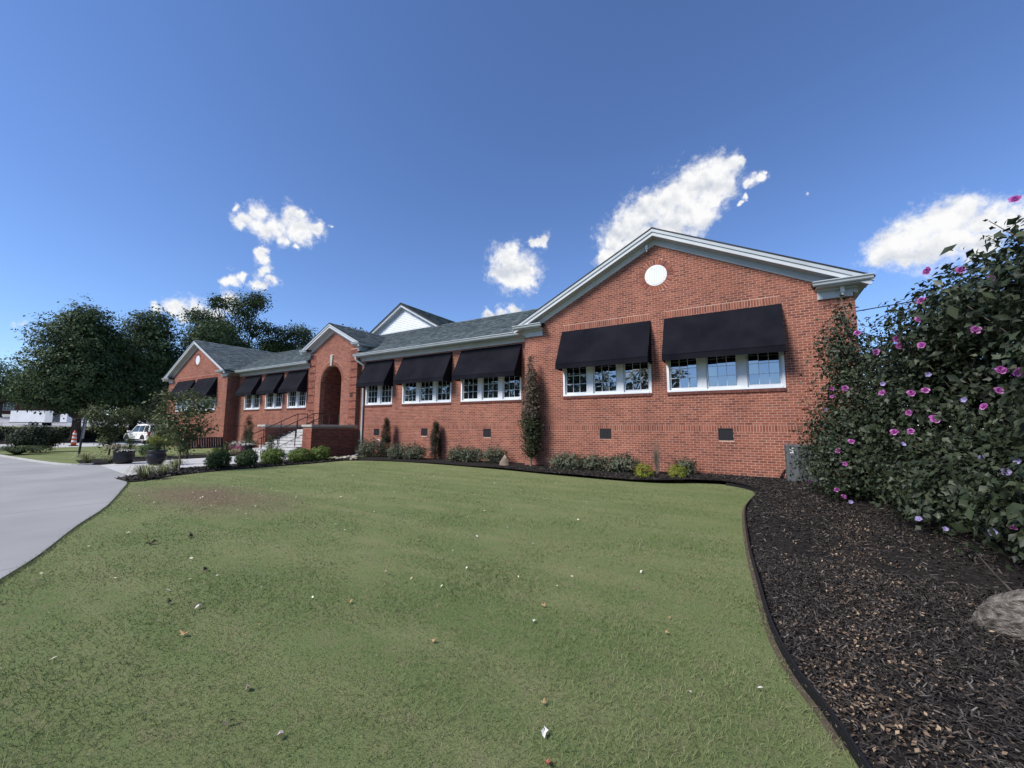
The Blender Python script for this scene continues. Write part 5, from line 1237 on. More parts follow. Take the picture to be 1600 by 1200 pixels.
# ---------------------------------------------------------------- turf, chips and litter
def blades(n, r0, r1, segs):
    """n: grass blades per square metre at the near end of the sector in view; their number per square metre falls off smoothly with distance and their width grows"""
    m = int(n * R(56) * (r1 ** 2 - r0 ** 2) / (1 + (r0 / 2.6) ** 2)); az = rng.uniform(-R(31.4) - R(56), -R(31.4) + R(56), m); d = np.sqrt(rng.uniform(r0 ** 2, r1 ** 2, m))
    keep = rng.random(m) < (1 + (r0 / 2.6) ** 2) / (1 + (d / 2.6) ** 2); az, d = az[keep], d[keep]
    x, y = d * np.sin(az), d * np.cos(az); P = np.stack([x, y], 1)
    ok = ~inside(P, MULCH) & ~inside(P, BED2) & ~inside(P, BED3) & ~inside(P, DRIVE) & ~inside(P, WALK) & (y < 12.6)
    x, y, d = x[ok], y[ok], d[ok]; n = len(x)
    def wob(f, s): return np.sin(x * f + 1.3 * np.sin(y * f * .83 + s) + s) * np.sin(y * f * 1.1 + 1.1 * np.sin(x * f * .71 - s))
    a = rng.uniform(0, 2 * np.pi, n); hh = .025 * rng.uniform(.4, 1.3, n) * (1 + .45 * wob(1.9, .4) + .3 * wob(4.7, 2.)); w = .0028 * np.maximum(1, d / 2.4)
    hh = hh / (1 + np.maximum(0, d - 2) / 10); lean = rng.uniform(.5, 1.8, n) * hh; b = rng.uniform(0, 2 * np.pi, n); dx, dy = np.cos(b) * lean, np.sin(b) * lean
    px, py = np.cos(a) * w / 2, np.sin(a) * w / 2; z0 = -.122
    L = [np.stack([x - px, y - py, z0 + 0 * x], 1), np.stack([x + px, y + py, z0 + 0 * x], 1)]
    if segs == 2: L += [np.stack([x + dx * .35 - px * .8, y + dy * .35 - py * .8, z0 + hh * .6], 1), np.stack([x + dx * .35 + px * .8, y + dy * .35 + py * .8, z0 + hh * .6], 1)]
    L.append(np.stack([x + dx, y + dy, z0 + hh], 1)); m = len(L); V = np.stack(L, 1).reshape(-1, 3); k = (np.arange(n) * m)[:, None]
    F = np.concatenate([k + np.array([[0, 1, 3]]), k + np.array([[0, 3, 2]]), k + np.array([[2, 3, 4]])], 1).reshape(-1, 3) if segs == 2 else k + np.array([[0, 1, 2]])
    t = np.clip(rng.normal(.47, .22, n) + .16 * wob(.9, .2) + .13 * wob(2.7, 1.7) + .09 * wob(7.3, .9) + .10 * np.sin(y * 3.1 + .35 * x + .6 * np.sin(x * .8)) * np.clip((d - 4) / 5, 0, 1) + .5 * np.exp(-((x + 10.3) / 3.4) ** 2 - ((y - 4.2) / 1.1) ** 2), 0, 1)
    return V, F, np.repeat(t, 3 if segs == 2 else 1)
F_TURF = mat('grass_blades', (1, 1, 1), .75, tint=[(0, (.105, .152, .054)), (.42, (.148, .200, .075)), (.72, (.202, .234, .104)), (1, (.30, .275, .16))], translucent=.3, spec=.2)
V1, F1, t1 = blades(10500, 1.2, 19, 2)
# blades hanging over the edge of the drive
P_, Q_ = np.array(DRIVE[4:33]), np.array(DRIVE[5:34]); n_ = 2600; k_ = rng.integers(0, len(P_), n_); f_ = rng.random((n_, 1)); B_ = P_[k_] * (1 - f_) + Q_[k_] * f_; D_ = unit(Q_ - P_)[k_]; N_ = np.stack([D_[:, 1], -D_[:, 0]], 1)
N_ = np.where((N_ @ np.array([1., 1.]))[:, None] > 0, N_, -N_); dist_ = np.linalg.norm(B_, axis=1); w_ = .0028 * np.maximum(1, dist_ / 2.4); B_ = B_ + N_ * rng.uniform(.0, .06, (n_, 1)); h_ = rng.uniform(.012, .03, n_); l_ = -N_ * rng.uniform(.0, .06, (n_, 1)) + D_ * rng.normal(0, .02, (n_, 1))
z_ = np.full(n_, -.12); E_ = np.stack([np.stack([B_[:, 0] - D_[:, 0] * w_, B_[:, 1] - D_[:, 1] * w_, z_], 1), np.stack([B_[:, 0] + D_[:, 0] * w_, B_[:, 1] + D_[:, 1] * w_, z_], 1), np.stack([B_[:, 0] + l_[:, 0], B_[:, 1] + l_[:, 1], z_ + h_], 1)], 1)
V1 = np.concatenate([V1, E_.reshape(-1, 3)]); F1 = np.concatenate([F1, np.arange(n_ * 3).reshape(-1, 3) + len(V1) - n_ * 3]); t1 = np.concatenate([t1, np.clip(rng.normal(.6, .2, n_), 0, 1)])
link_mesh('grass', np_mesh('grass', V1, F1, t1, F_TURF), kind='stuff')
def chips(n, r0, r1, l, w, poly, zfun, m, name, tint=None, az0=-31.4, spread=56, place=None, shape=None):
    q = n * 10; az = rng.uniform(R(az0 - spread), R(az0 + spread), q); d = r0 + (r1 - r0) * rng.random(q) ** (1.0 if place is not None else .5); x, y = d * np.sin(az), d * np.cos(az)
    ok = inside(np.stack([x, y], 1), poly)
    if place is not None: ok &= rng.random(len(x)) < place(x, y)
    x, y = x[ok][:n], y[ok][:n]; n = len(x)
    z = np.array([zfun(a, b) for a, b in zip(x, y)]) + rng.uniform(.004, .028, n)
    C = np.stack([x, y, z], 1); N_ = np.stack([rng.normal(0, .45, n), rng.normal(0, .45, n), np.ones(n)], 1)
    T = np.array([(-.5, -.09, 0), (.5, -.07, .02), (.46, .08, 0), (-.48, .1, .02)]) * np.array([1, w / l * 5, 1]); V, F, k = leaves(C, N_, l * rng.uniform(.4, 1.4, n), shape or (T, np.array([(0, 1, 2, 3)])))
    t = rng.random(n) ** 1.6
    link_mesh(name, np_mesh(name, V, F, np.repeat(t, k), m), kind='stuff')
M_CHIP = mat('mulch_chip', (1, 1, 1), .85, tint=[(0, (.014, .012, .011)), (.5, (.034, .029, .026)), (.85, (.072, .061, .054)), (1, (.15, .13, .115))], spec=.25)
M_LIT = mat('leaf_litter', (1, 1, 1), .9, tint=[(0, (.05, .036, .027)), (.5, (.13, .092, .064)), (1, (.32, .235, .155))], spec=.1)
mz = lambda x, y: -.10 + mulch_z(x, y)
chips(46000, 1.6, 6, .042, .007, MULCH, mz, M_CHIP, 'mulch_chips', az0=15, spread=16)
chips(60000, 5, 15, .06, .013, MULCH, mz, M_CHIP, 'mulch_chips', az0=-8, spread=40)
chips(4000, 12, 22, .11, .03, BED2, lambda x, y: -.1, M_CHIP, 'mulch_chips', az0=-70, spread=25)
band = lambda x, y: np.clip(np.exp(-((x - 1.05 - .18 * (y - 6.5)) / .5) ** 2) * (y < 8.2) + .9 * np.exp(-((x - 1.0) / .6) ** 2 - ((y - 9.3) / 1.0) ** 2) + .05, 0, 1) * (.45 + .55 * np.sin(x * 5 + y * 3) * np.sin(y * 4 - x * 2))
chips(4600, 1.8, 12, .025, .017, MULCH, lambda x, y: mz(x, y) + .014, M_LIT, 'leaf_litter', az0=12, spread=18, place=band, shape=DIAMOND)
# leaves lying on the lawn
def dry_leaf(name, m, lobes):
    mb = MB(); n = lobes * 2; P = []
    for i in range(n):
        a = 2 * math.pi * i / n; r = (1 if i % 2 == 0 else random.uniform(.45, .8)) * random.uniform(.7, 1.15); P.append((math.cos(a) * r * 1.15, math.sin(a) * r * .85, random.uniform(-.2, .6)))
    mb.add([(0, 0, .02)] + P, [(0, 1 + i, 1 + (i + 1) % n) for i in range(n)]); me = mb.mesh(name, m); return me
MT = mat('tan_leaf', (.52, .33, .16), .8, (.40, .25, .13), 30, translucent=.2); MM = mat('mauve_leaf', (.46, .37, .35), .8, (.36, .29, .27), 30); MG = mat('grey_leaf', (.21, .165, .135), .85, (.14, .11, .09), 30); MW_ = mat('white_leaf', (.66, .64, .60), .8, (.5, .48, .45), 30); MR_ = mat('red_leaf', (.34, .12, .075), .8, (.22, .08, .05), 30); MD = mat('dark_leaf', (.035, .03, .02), .9)
LM = {'t': dry_leaf('leaf_blade', MT, 5), 'm': dry_leaf('leaf_blade', MM, 4), 'g': dry_leaf('leaf_blade', MG, 4), 'w': dry_leaf('leaf_blade', MW_, 4), 'r': dry_leaf('leaf_blade', MR_, 5), 'd': dry_leaf('leaf_blade', MD, 4)}
LN = {'t': 'tan dry fallen leaf lying on the lawn', 'm': 'pale mauve fallen leaf lying on the lawn', 'g': 'greyish brown crumpled leaf lying on the lawn', 'w': 'small whitish leaf lying on the lawn', 'r': 'reddish fallen leaf at the bottom edge of the lawn', 'd': 'small dark leaf lying on the lawn near the drive'}
for (x, y, c, s, lab) in [(-3.08, 2.38, 't', .045, 'small tan leaf up and left of the tan crumpled leaf in mid lawn'), (-1.63, 3.2, 't', .035, 'small tan leaf on the open lawn straight below the slender columnar tree'), (-3.63, 1.4, 't', .052, 'pointed tan leaf on the lawn, the farthest left of the large ones'), (-2.04, 2.28, 't', .042, 'tan crumpled leaf in the middle of the lower lawn'), (-2.59, 1.33, 'g', .032, 'greyish brown leaf left of the mauve leaf, above the bottom edge'), (-2.07, 1.23, 'm', .036, 'pale mauve leaf near the bottom edge of the lawn'), (-2.38, 1.14, 'g', .03, 'crumpled grey leaf half hidden in the grass by the bottom edge'), (-1.08, 2.12, 't', .03, 'small tan leaf just above the white leaf in the long grass'), (-.98, 1.93, 'w', .034, 'bright white leaf in the long grass near the bottom edge'), (-.88, 1.77, 'r', .04, LN['r']), (-.65, 3.28, 't', .03, 'tan leaf right of centre, lower of two close tan leaves'), (-.68, 3.54, 't', .025, 'tan leaf right of centre, upper of two close tan leaves'), (-4.38, 1.56, 'd', .04, 'dark leaf just left of a whitish leaf, low on the left lawn'), (-4.06, 1.65, 'w', .04, 'whitish leaf just right of a dark leaf, low on the left lawn'), (-3.32, 1.76, 't', .025, 'tiny tan leaf above the greyish brown leaf on the left half of the lawn'), (-5.03, 2.08, 'd', .045, 'dark leaf alone in the left middle of the lawn'), (-2.57, 4.74, 'w', .035, 'whitish leaf in the upper lawn, right one of a pair below the slender tree'), (-3.4, 4.65, 'w', .03, 'whitish leaf in the upper lawn, left one of a pair below the boulder'), (-.06, 2.89, 'w', .028, 'whitish leaf nearest the plastic edging at the lower right of the lawn'), (-1.12, 4.47, 'w', .03, 'whitish leaf on the lawn below the left golden globe shrub'), (-1.57, 2.92, 'w', .02, 'tiny whitish leaf just below the small tan leaf in line with the slender tree'), (-.41, 2.64, 'm', .02, 'tiny mauve leaf near the plastic lawn edging'), (-6.73, 2.14, 'd', .07, 'dark leaf nearest the drive edge, left one of two'), (-6.69, 2.55, 'd', .06, 'dark leaf right of the one nearest the drive edge'), (-4.03, 2.14, 'w', .03, 'whitish leaf on the left lawn, above the tiny tan leaf')]:
    o = bpy.data.objects.new('fallen_leaf', LM[c]); COL.objects.link(o); s *= .8; o.location = (x, y, -.098); o.scale = (s, s * random.uniform(.6, 1), s); o.rotation_euler = (random.uniform(-.3, .3), random.uniform(-.3, .3), random.uniform(0, 6.28))
    tag(o, lab or LN[c], 'fallen leaf', 'leaves fallen on the lawn' if lab else {'t': 'tan leaves on the lawn', 'w': 'small whitish leaves on the lawn', 'd': 'small dark leaves on the lawn'}[c])
C = []
while len(C) < 260:
    a, d = random.uniform(R(-84), R(-20)), random.uniform(4, 18); p = (d * math.sin(a), d * math.cos(a))
    if inside([p], MULCH)[0] or inside([p], DRIVE)[0] or inside([p], BED2)[0] or inside([p], WALK)[0] or p[1] > 11.5 or (random.random() > .15 + math.exp(-((p[0] + 11) / 3) ** 2 - ((p[1] - 5.5) / 2.2) ** 2)): continue
    C.append((*p, -.088))
C = np.array(C); V, F, k = leaves(C, np.stack([rng.normal(0, .4, len(C)), rng.normal(0, .4, len(C)), np.ones(len(C))], 1), rng.uniform(.025, .06, len(C)), DIAMOND)
link_mesh('leaf_bits', np_mesh('leaf_bits', V, F, np.repeat(np.clip(rng.normal(.7, .3, len(C)), 0, 1), k), mat('pale_leaf_bits', (1, 1, 1), .9, tint=[(0, (.12, .08, .05)), (.5, (.42, .36, .24)), (1, (.62, .58, .46))])), kind='stuff')

# ================================================================ things
# stones and boulder by the wall
M_ROCK = mat('pale_rock', (.42, .37, .31), .95, (.28, .245, .205), 7, .5, 30); M_ROCK2 = mat('brown_rock', (.26, .20, .155), .95, (.15, .115, .09), 6, .6, 22)
def rock(name, loc, s, m, parent=None, seed=0, **k):
    bm = bmesh.new(); bmesh.ops.create_icosphere(bm, subdivisions=3, radius=1); rr = random.Random(seed)
    pl = [(Vector((rr.uniform(-1, 1), rr.uniform(-1, 1), rr.uniform(-1, 1))).normalized(), rr.uniform(.45, .8)) for _ in range(12)]
    for v in bm.verts:
        for n_, d in pl:
            e = v.co.dot(n_) - d
            if e > 0: v.co -= n_ * e * .95
        v.co = Vector((v.co.x * s[0], v.co.y * s[1], v.co.z * s[2])) + Vector(loc)
    me = bpy.data.meshes.new(name); bm.to_mesh(me); bm.free(); me.materials.append(m)
    return link_mesh(name, me, parent, **k)
rock('boulder', (-8.45, 13.3, .08), (.26, .2, .33), M_ROCK2, seed=4, label='upright brown boulder in the mulch left of the slender tree', cat='boulder')
sp = empty('stone_pile', (-16.5, 12.1, -.1), 0, 'pile of pale stones at the outlet below the white downspout', 'stones')
for k in range(26):
    s = random.uniform(.07, .15); rock('stone', (-16.45 + random.gauss(0, .38), 12.15 + random.gauss(0, .3), -.07 + random.uniform(0, .08)), (s, s * random.uniform(.7, 1.1), s * .65), M_ROCK, sp, seed=k)
pp = MB(); pp.tube([(-17.25, 13.4, .0), (-16.7, 12.75, -.02), (-16.5, 12.45, -.04)], .055, 10); pp.build('drain_pipe', M_WHITE, label='short white drain pipe leading to the pale stones', cat='pipe', smooth=True)
hs = empty('garden_hose', (-17.05, 14.45, .1), 0, 'pale coiled hose on the wall behind the shrub by the downspout', 'hose')
mb = MB()
for k in range(4): mb.tube([(-17.05 + .17 * math.cos(a) , 14.5 - k * .02, .55 + .2 * math.sin(a)) for a in np.linspace(0, 6.2, 20)], .012, 6)
mb.build('coil', M_TRIM, hs)
# air conditioner
M_AC = mat('grey_steel', (.095, .103, .112), .5, (.075, .082, .09), 3, spec=.4); M_ACD = mat('dark_grille', (.022, .024, .027), .6)
ac = empty('air_conditioner', (1.0, 12.95, .0), 0, 'grey air-conditioning unit with a white sticker, half behind the hibiscus', 'air conditioner')
x0, x1, y0, y1, z0, z1 = .62, 1.42, 12.98, 13.75, -.02, .98
mb = MB(); mb.box(x0 + .03, x1 - .03, y0 + .03, y1 - .03, z0 + .05, z1 - .04); mb.build('coil', M_ACD, ac)
mb = MB(); mb.box(x0 - .06, x1 + .06, y0 - .06, y1 + .06, z0 - .08, z0 - .002); mb.build('pad', M_CONC, ac)
mb = MB(); mb.box(x0 - .005, x1 + .005, y0 - .005, y1 + .005, z1 - .05, z1); mb.box(x0 - .005, x1 + .005, y0 - .005, y1 + .005, z0, z0 + .06); mb.build('casing', M_AC, ac, bevel=.006)
for a, b in ((x0, y0), (x1 - .07, y0), (x0, y1 - .07), (x1 - .07, y1 - .07)):
    mb = MB(); mb.box(a, a + .07, b, b + .07, z0 + .0605, z1 - .0505); mb.build('corner_post', M_AC, ac)
mb = MB(); mb.box(x0 + .071, x0 + .26, y0 + .004, y0 + .02, z0 + .0605, z1 - .0505); mb.build('access_panel', M_AC, ac)
for k in range(24):
    z = z0 + .075 + k * .034; l = MB()
    l.box(x0 + .262, x1 - .071, y0 + .003, y0 + .02, z, z + .02); l.box(x0 + .003, x0 + .02, y0 + .071, y1 - .071, z, z + .02); l.build('louvre', M_AC, ac)
mb = MB(); mb.box(x0 + .085, x0 + .175, y0 + .0, y0 + .0035, z1 - .21, z1 - .07); mb.build('sticker', M_WHITE, ac)
mb = MB(); mb.tube([(x0 - .02, y0 + .4, .3), (x0 - .12, y0 + .5, .1), (x0 - .13, YG - .01, .05)], .02, 6); mb.tube([(x0 - .02, y0 + .5, .22), (x0 - .1, y0 + .55, .03), (x0 - .1, YG - .01, .12)], .014, 6); mb.build('refrigerant_line', M_BLACK, ac)
# bench
be = empty('bench', (-23.35, 9.0, -.1), 0, 'black metal park bench with an upright slatted back beside the walk', 'bench')
by0, by1, bx = 8.3, 9.95, -23.35
for y in (by0, by1):
    mb = MB(); mb.box(bx - .03, bx + .03, y - .03, y + .03, -.1, .34); mb.box(bx + .42, bx + .48, y - .03, y + .03, -.1, .56); mb.build('leg', M_BLACK, be, bevel=.006)
    mb = MB(); mb.tube([(bx - .02, y, .58), (bx + .3, y, .60), (bx + .46, y, .57), (bx + .48, y, .48)], .025, 8); mb.build('armrest', M_BLACK, be, smooth=True)
    mb = MB(); mb.tube([(bx, y, .30), (bx - .12, y, .82)], .025, 8); mb.build('back_post', M_BLACK, be)
for k in range(16):
    y = by0 + .05 + (by1 - by0 - .10) * k / 15; mb = MB(); w_ = .040
    mb.add([(bx, y - w_, .36), (bx, y + w_, .36), (bx - .11, y + w_, .80), (bx - .11, y - w_, .80), (bx - .02, y - w_, .36), (bx - .02, y + w_, .36), (bx - .13, y + w_, .80), (bx - .13, y - w_, .80)], [(0, 1, 2, 3), (7, 6, 5, 4), (0, 4, 5, 1), (1, 5, 6, 2), (2, 6, 7, 3), (3, 7, 4, 0)]); mb.build('slat', M_BLACK, be)
mb = MB(); mb.tube([(bx - .12, by0, .82), (bx - .12, by1, .82)], .025, 8); mb.tube([(bx, by0, .35), (bx, by1, .35)], .02, 8); mb.build('back_rail', M_BLACK, be)
for k in range(7):
    mb = MB(); x = bx + .04 + k * .066; mb.box(x, x + .045, by0, by1, .335, .35); mb.build('seat_slat', M_BLACK, be)
# leaning sign post, seen nearly edge-on
sg = empty('sign_post', (-28.4, 5.9, -.15), 0, 'slim dark sign post with its panel turned edge-on, at the mulch bed corner', 'sign')
mb = MB(); mb.tube([(-28.4, 5.9, -.2), (-28.4, 5.98, 2.0)], .045, 8); mb.build('post', mat('post_paint', (.03, .035, .045), .5), sg)
mb = MB(); mb.add([(-28.8, 6.05, .75), (-28.0, 5.84, .75), (-28.0, 5.91, 1.85), (-28.8, 6.12, 1.85), (-28.79, 6.09, .75), (-27.99, 5.88, .75), (-27.99, 5.95, 1.85), (-28.79, 6.16, 1.85)], [(0, 1, 2, 3), (7, 6, 5, 4), (0, 4, 5, 1), (1, 5, 6, 2), (2, 6, 7, 3), (3, 7, 4, 0)]); mb.build('sign_panel', mat('sign_back', (.33, .35, .40), .5), sg)
# traffic channeliser
cn = empty('traffic_cone', (-48.7, 9.75, -.3), 0, 'tall orange and white banded traffic cone on the access lane before the forked tree', 'traffic cone')
M_OR = mat('orange_plastic', (.62, .10, .045), .6); M_RF = mat('reflective_band', (.62, .58, .56), .5)
cz = float(gz(-48.7, 9.75)) + .014
def cone_r(z): return .17 - .07 * z / 1.15
mb = MB(); mb.box(-48.95, -48.45, 9.5, 10.0, cz, cz + .06); mb.build('base', M_BLACK, cn)
mb = MB(); mb.lathe([(cone_r(0), .06), (cone_r(1.15), 1.15), (.05, 1.2), (.05, 1.28)], (-48.7, 9.75, cz), 20); mb.build('body', M_OR, cn, smooth=True)
for z in (.3, .62, .92):
    mb = MB(); mb.lathe([(cone_r(z) + .006, z), (cone_r(z + .16) + .006, z + .16)], (-48.7, 9.75, cz), 20); mb.build('band', M_RF, cn, smooth=True)
# vehicles
M_CARW = mat('white_car_paint', (.84, .84, .83), .25, spec=.6); M_CARD = mat('dark_car_paint', (.02, .022, .026), .25, spec=.6)
M_CARG = mat('car_glass', (.015, .018, .02), .08, spec=.8); M_TYRE = mat('tyre_rubber', (.012, .012, .012), .8); M_RIM = mat('alloy_rim', (.45, .46, .47), .35, metallic=.7); M_TAIL = mat('tail_lamp', (.28, .02, .02), .25, spec=.6)
def wheel(root, tf, x, y, r, w=.24):
    mb = MB(); mb.tf = tf; n = 20; vs = []; prof = [(r * .62, -w / 2), (r * .95, -w / 2), (r, -w * .3), (r, w * .3), (r * .95, w / 2), (r * .62, w / 2)]
    for (rr, yy) in prof:
        for k in range(n): a = 2 * math.pi * k / n; vs.append((x + rr * math.cos(a), y + yy, r + rr * math.sin(a)))
    mb.add(vs, [(i * n + k, i * n + (k + 1) % n, (i + 1) * n + (k + 1) % n, (i + 1) * n + k) for i in range(5) for k in range(n)]); o = mb.build('wheel', M_TYRE, root)
    s = 1 if y > 0 else -1
    mb = MB(); mb.tf = tf; c = [(x + r * .62 * math.cos(2 * math.pi * k / n), y + s * w * .36, r + r * .62 * math.sin(2 * math.pi * k / n)) for k in range(n)]; mb.add(c + [(x, y + s * w * .2, r)], [(k, (k + 1) % n, n) for k in range(n)])
    for k in range(6):
        a = 2 * math.pi * k / 6; mb.box(0, 0, 0, 0, 0, 0) if False else mb.add([(x + .04 * math.cos(a + 1.57), y + s * w * .42, r + .04 * math.sin(a + 1.57)), (x - .04 * math.cos(a + 1.57), y + s * w * .42, r - .04 * math.sin(a + 1.57)), (x + r * .6 * math.cos(a) - .03 * math.cos(a + 1.57), y + s * w * .40, r + r * .6 * math.sin(a) - .03 * math.sin(a + 1.57)), (x + r * .6 * math.cos(a) + .03 * math.cos(a + 1.57), y + s * w * .40, r + r * .6 * math.sin(a) + .03 * math.sin(a + 1.57))], [(0, 1, 2, 3)])
    mb.build('rim', M_RIM, o)
def car(loc, rz, paint, label, cat, name, L_=5.1, W_=2.0, H_=1.88, sedan=False):
    root = empty(name, loc, 0, label, cat); cr_, sr_ = math.cos(rz), math.sin(rz)
    tf = lambda p: (loc[0] + p[0] * cr_ - p[1] * sr_, loc[1] + p[0] * sr_ + p[1] * cr_, loc[2] + p[2])
    h = L_ / 2; w = W_ / 2
    # sections: x, half width, underside, waist, and greenhouse top/half width
    S = [(-h, .86, .45, .95), (-h + .08, .95, .36, 1.08), (-h + .6, 1, .30, 1.10), (0, 1, .28, 1.08), (h - 1.3, 1, .28, 1.04), (h - .55, .96, .32, .98), (h - .1, .88, .40, .84), (h, .8, .46, .72)]
    mb = MB(); mb.tf = tf; ring = []
    for (x, k, zb, zt) in S:
        ring.append([(x, -w * k, zb + .06), (x, -w * k, zb + (zt - zb) * .55), (x, -w * k * .97, zt - .04), (x, -w * k * .88, zt), (x, w * k * .88, zt), (x, w * k * .97, zt - .04), (x, w * k, zb + (zt - zb) * .55), (x, w * k, zb + .06), (x, w * k * .9, zb), (x, -w * k * .9, zb)])
    vs = [p for r in ring for p in r]; m = 10
    mb.add(vs, [(i * m + k, i * m + (k + 1) % m, (i + 1) * m + (k + 1) % m, (i + 1) * m + k) for i in range(len(S) - 1) for k in range(m)] + [tuple(range(m))[::-1], tuple((len(S) - 1) * m + k for k in range(m))])
    body = mb.build('body', paint, root, smooth=False)
    xr, xf = (-h + .12, h - 1.75) if not sedan else (-h + .9, h - 1.7)
    G = [(xr, .86, 1.06), (xr + (.25 if not sedan else .6), .74, H_ - .10), (xr + (.5 if not sedan else 1.0), .73, H_), (xf - .75, .72, H_ - .02), (xf - .45, .75, H_ - .10), (xf + .45, .88, 1.02)]
    mb = MB(); mb.tf = tf; vs = []
    for (x, k, zt) in G: vs += [(x, -w * .90, 1.04), (x, -w * k, zt), (x, w * k, zt), (x, w * .90, 1.04)]
    mb.add(vs, [(i * 4 + k, i * 4 + k + 1, (i + 1) * 4 + k + 1, (i + 1) * 4 + k) for i in range(5) for k in range(3)]); mb.build('cabin', paint, root)
    zt = H_ - .17
    for sg_ in (-1, 1):
        f = lambda x, z: (x, sg_ * (w * (.90 + (.735 - .90) * (z - 1.04) / (H_ - 1.04)) + .008), z)
        P = [(xr + .28, 1.13), (xr + .95, 1.13), (xr + .95, zt), (xr + .40, zt)]
        for q in ([(xr + .22, 1.13), (xr + .98, 1.13), (xr + .98, zt), (xr + .38, zt)], [(xr + 1.10, 1.13), (xr + 2.0, 1.13), (xr + 1.95, zt), (xr + 1.10, zt)], [(xr + 2.08, 1.13), (xf + .12, 1.13), (xf - .5, zt), (xr + 2.04, zt)]):
            mb = MB(); mb.tf = tf; mb.add([f(a, b) for a, b in q], [(0, 1, 2, 3)]); mb.build('side_window', M_CARG, root)
        for x in (xr + 1.04, xr + 2.04): 
            mb = MB(); mb.tf = tf; mb.box(x - .006, x + .006, sg_ * w * 1.0 - .004, sg_ * w * 1.0 + .004, .5, 1.02); mb.build('door_gap', M_CARG, root)
        for x in (xr + 1.2, xr + 2.2):
            mb = MB(); mb.tf = tf; mb.box(x, x + .2, sg_ * w - .01, sg_ * w + .03, .93, .965); mb.build('door_handle', paint, root)
        mb = MB(); mb.tf = tf; mb.box(xf + .05, xf + .25, sg_ * (w + .1) - .1, sg_ * (w + .1) + .1, 1.08, 1.26); mb.build('mirror', paint, root)
        mb = MB(); mb.tf = tf; mb.box(-h - .012, -h + .2, sg_ * w * .93 - .09, sg_ * w * .93 + .04, .78, 1.16); mb.build('tail_light', M_TAIL, root)
        for x in (-h + 1.05, h - 1.0):
            wheel(root, tf, x, sg_ * (w - .13), .39)
            mb = MB(); mb.tf = tf; n = 16; mb.add([(x + .47 * math.cos(math.pi * k / n), sg_ * (w + .004), .40 + .47 * math.sin(math.pi * k / n)) for k in range(n + 1)], [tuple(range(n + 1))]); mb.build('wheel_arch', M_TYRE, root)
        mb = MB(); mb.tf = tf; mb.box(-h + 1.5, h - 1.5, sg_ * w - .03, sg_ * w + .012, .33, .44); mb.build('rocker_trim', M_TYRE, root)
    mb = MB(); mb.tf = tf; mb.add([(xr - .005, -w * .78, 1.15), (xr - .005, w * .78, 1.15), (xr + .19, w * .68, zt), (xr + .19, -w * .68, zt)], [(0, 1, 2, 3)]); mb.build('rear_window', M_CARG, root)
    mb = MB(); mb.tf = tf; mb.add([(xf + .42, -w * .8, 1.08), (xf + .42, w * .8, 1.08), (xf - .42, w * .68, zt + .04), (xf - .42, -w * .68, zt + .04)], [(0, 1, 2, 3)]); mb.build('windscreen', M_CARG, root)
    mb = MB(); mb.tf = tf; mb.box(-h - .05, -h + .1, -w * .9, w * .9, .42, .62); mb.build('bumper', M_TYRE, root)
    if not sedan:
        for s_ in (-1, 1): mb = MB(); mb.tf = tf; mb.tube([(xr + .6, s_ * w * .64, H_ + .05), (xf - .9, s_ * w * .64, H_ + .05)], .02, 6); mb.build('roof_rail', M_TYRE, root)
    return root
car((-51.6, 15.3, float(gz(-51.6, 15.3)) + .014), math.pi + .10, M_CARW, 'white sport utility vehicle parked on the access lane, seen from behind', 'SUV', 'parked_suv')
car((-118, 9.6, 1.75), 2.1, M_CARD, 'dark car at the far left edge on the upper parking lot', 'car', 'parked_car', 4.7, 1.85, 1.5, True)
# white cargo trailer with an open side, and a van
def framed(loc, rz):
    c, s = math.cos(rz), math.sin(rz); return lambda p: (loc[0] + p[0] * c - p[1] * s, loc[1] + p[0] * s + p[1] * c, loc[2] + p[2])
tl = (-109.5, 18.0, float(gz(-109.5, 18)) + .03); trz = math.atan2(5.1, 8.3)
tr = empty('cargo_trailer', tl, 0, 'long white enclosed trailer with an open dark side door on the upper lot', 'trailer'); tf = framed(tl, trz)
M_TRW = mat('trailer_skin', (.70, .72, .75), .45, (.62, .64, .67), .8)
mb = MB(); mb.tf = tf; mb.box(-5, 1.2, -1.1, 1.1, .55, 2.75); mb.box(3.9, 5.1, -1.1, 1.1, .55, 2.75); mb.box(1.2, 3.9, .9, 1.1, .55, 2.75); mb.box(1.2, 3.9, -1.1, .9, .55, .65); mb.box(1.2, 3.9, -1.1, .9, 2.6, 2.75); mb.build('body', M_TRW, tr, bevel=.03)
mb = MB(); mb.tf = tf; mb.box(1.25, 2.6, -1.16, -1.11, .6, 2.6); mb.build('ramp_door', mat('grey_panel', (.42, .45, .48), .5), tr)
mb = MB(); mb.tf = tf; mb.box(2.65, 3.85, .6, .88, .66, 2.58); mb.build('dark_inside', M_CARD, tr)
mb = MB(); mb.tf = tf; mb.box(-5.02, 5.12, -1.13, -1.105, .5, .62); mb.box(-5.02, 5.12, -1.13, -1.105, 2.68, 2.77); mb.build('trim', M_ACD, tr)
for x in (-1.2, -.35): wheel(tr, tf, x, -1.02, .36)
for x in (-1.2, -.35): wheel(tr, tf, x, 1.02, .36)
vl = (-101.5, 24.2, float(gz(-101, 24)) + .03); vrz = math.atan2(5.1, 8.3)
vn = empty('white_van', vl, 0, 'white van behind the forked tree trunk on the upper lot', 'van'); tf = framed(vl, vrz)
mb = MB(); mb.tf = tf; mb.prism([(-2.7, .45), (2.5, .45), (2.65, .95), (2.2, 1.15), (1.35, 2.05), (-2.4, 2.2), (-2.75, 1.9)], lambda a, b, d: (a, d, b), -.98, .98); mb.build('body', M_CARW, vn, bevel=.05)
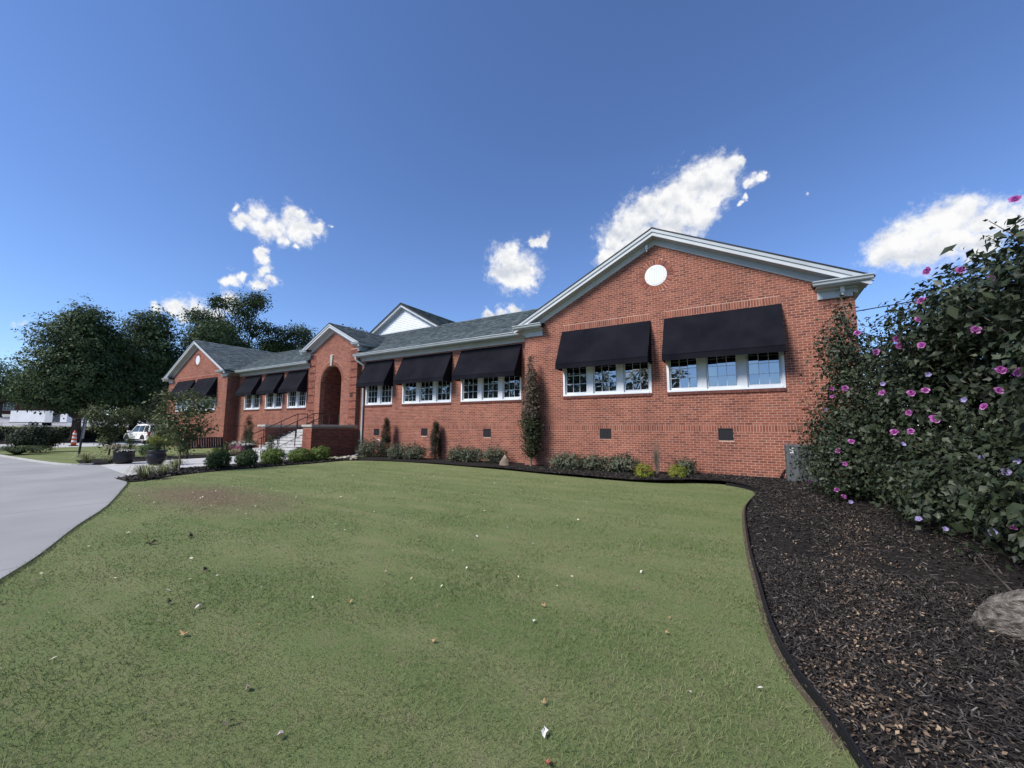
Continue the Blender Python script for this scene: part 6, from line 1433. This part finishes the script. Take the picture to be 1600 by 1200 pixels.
for q in ([(.55, 1.2), (1.75, 1.2), (1.2, 1.9), (.55, 1.92)], [(-.6, 1.2), (.4, 1.2), (.4, 1.92), (-.6, 1.95)]):
    mb = MB(); mb.tf = tf; mb.prism(q, lambda a, b, d: (a, d, b), -.995, -.983); mb.build('side_window', M_CARG, vn)
for x in (-1.7, 1.75):
    for y in (-.9, .9): wheel(vn, tf, x, y, .36)
# far brick building on the left
fb = empty('far_brick_building', (-168, 22, 4.0), 0, 'low red brick building far off behind the trailer', 'building')
M_FB = mat('far_brick', (.17, .062, .046), .9, (.13, .05, .04), 3); 
mb = MB(); mb.box(-168, -160, 6, 27.5, 3.8, 9.5); mb.build('wall', M_FB, fb)
mb = MB(); mb.box(-169, -159.4, 27.51, 31, 3.8, 7.6); mb.build('wall', mat('far_brick_light', (.40, .20, .15), .9), fb)
mb = MB(); mb.box(-168.5, -159.5, 5.5, 28, 9.51, 9.9); mb.build('roof', M_ROOF, fb)
for y in (9.5, 20.0):
    mb = MB(); mb.box(-159.97, -159.9, y - .9, y + .9, 5.0, 7.0); w = mb.build('window', M_WHITE, fb)
    for i in range(3):
        for j in range(3): g = MB(); g.box(-159.89, -159.87, y - .82 + i * .56, y - .82 + i * .56 + .46, 5.08 + j * .64, 5.08 + j * .64 + .56); g.build('pane', M_CARG, w)
# overhead cable beyond the building corner
cb = MB(); cb.tube([(4.3, 25.8, 7.3), (7.5, 27.6, 7.95), (11.8, 29.8, 9.1), (16, 32, 10.4)], .028, 6); cb.build('overhead_cable', M_BLACK, label='thin dark overhead cable rising behind the building corner', cat='cable')
# trees across the street, seen only in the window panes
V, F, t, _ = ellipsoid_leaves([(x, -34 + dy, z, r_, r_ * .8, h) for x, dy, z, r_, h in ((-12, 0, 6, 4.5, 5), (-19, 2, 5, 4.5, 4.6), (-27, -2, 7, 5.5, 6.5), (-37, 1, 6, 5.5, 6), (-48, 0, 7, 6, 7), (-60, -2, 6, 6, 6.5), (-74, 0, 7, 7, 7), (-90, 2, 7, 7, 7), (-106, 0, 7, 7, 8), (-122, 0, 7, 7, 8), (-140, 0, 8, 8, 9))], 90000, .55, .2, DIAMOND, zmin=-.1, clump=14, lumps=.3, jitter=.2)
link_mesh('distant_trees', np_mesh('distant_trees', V, F, t, F_OAK), kind='stuff')
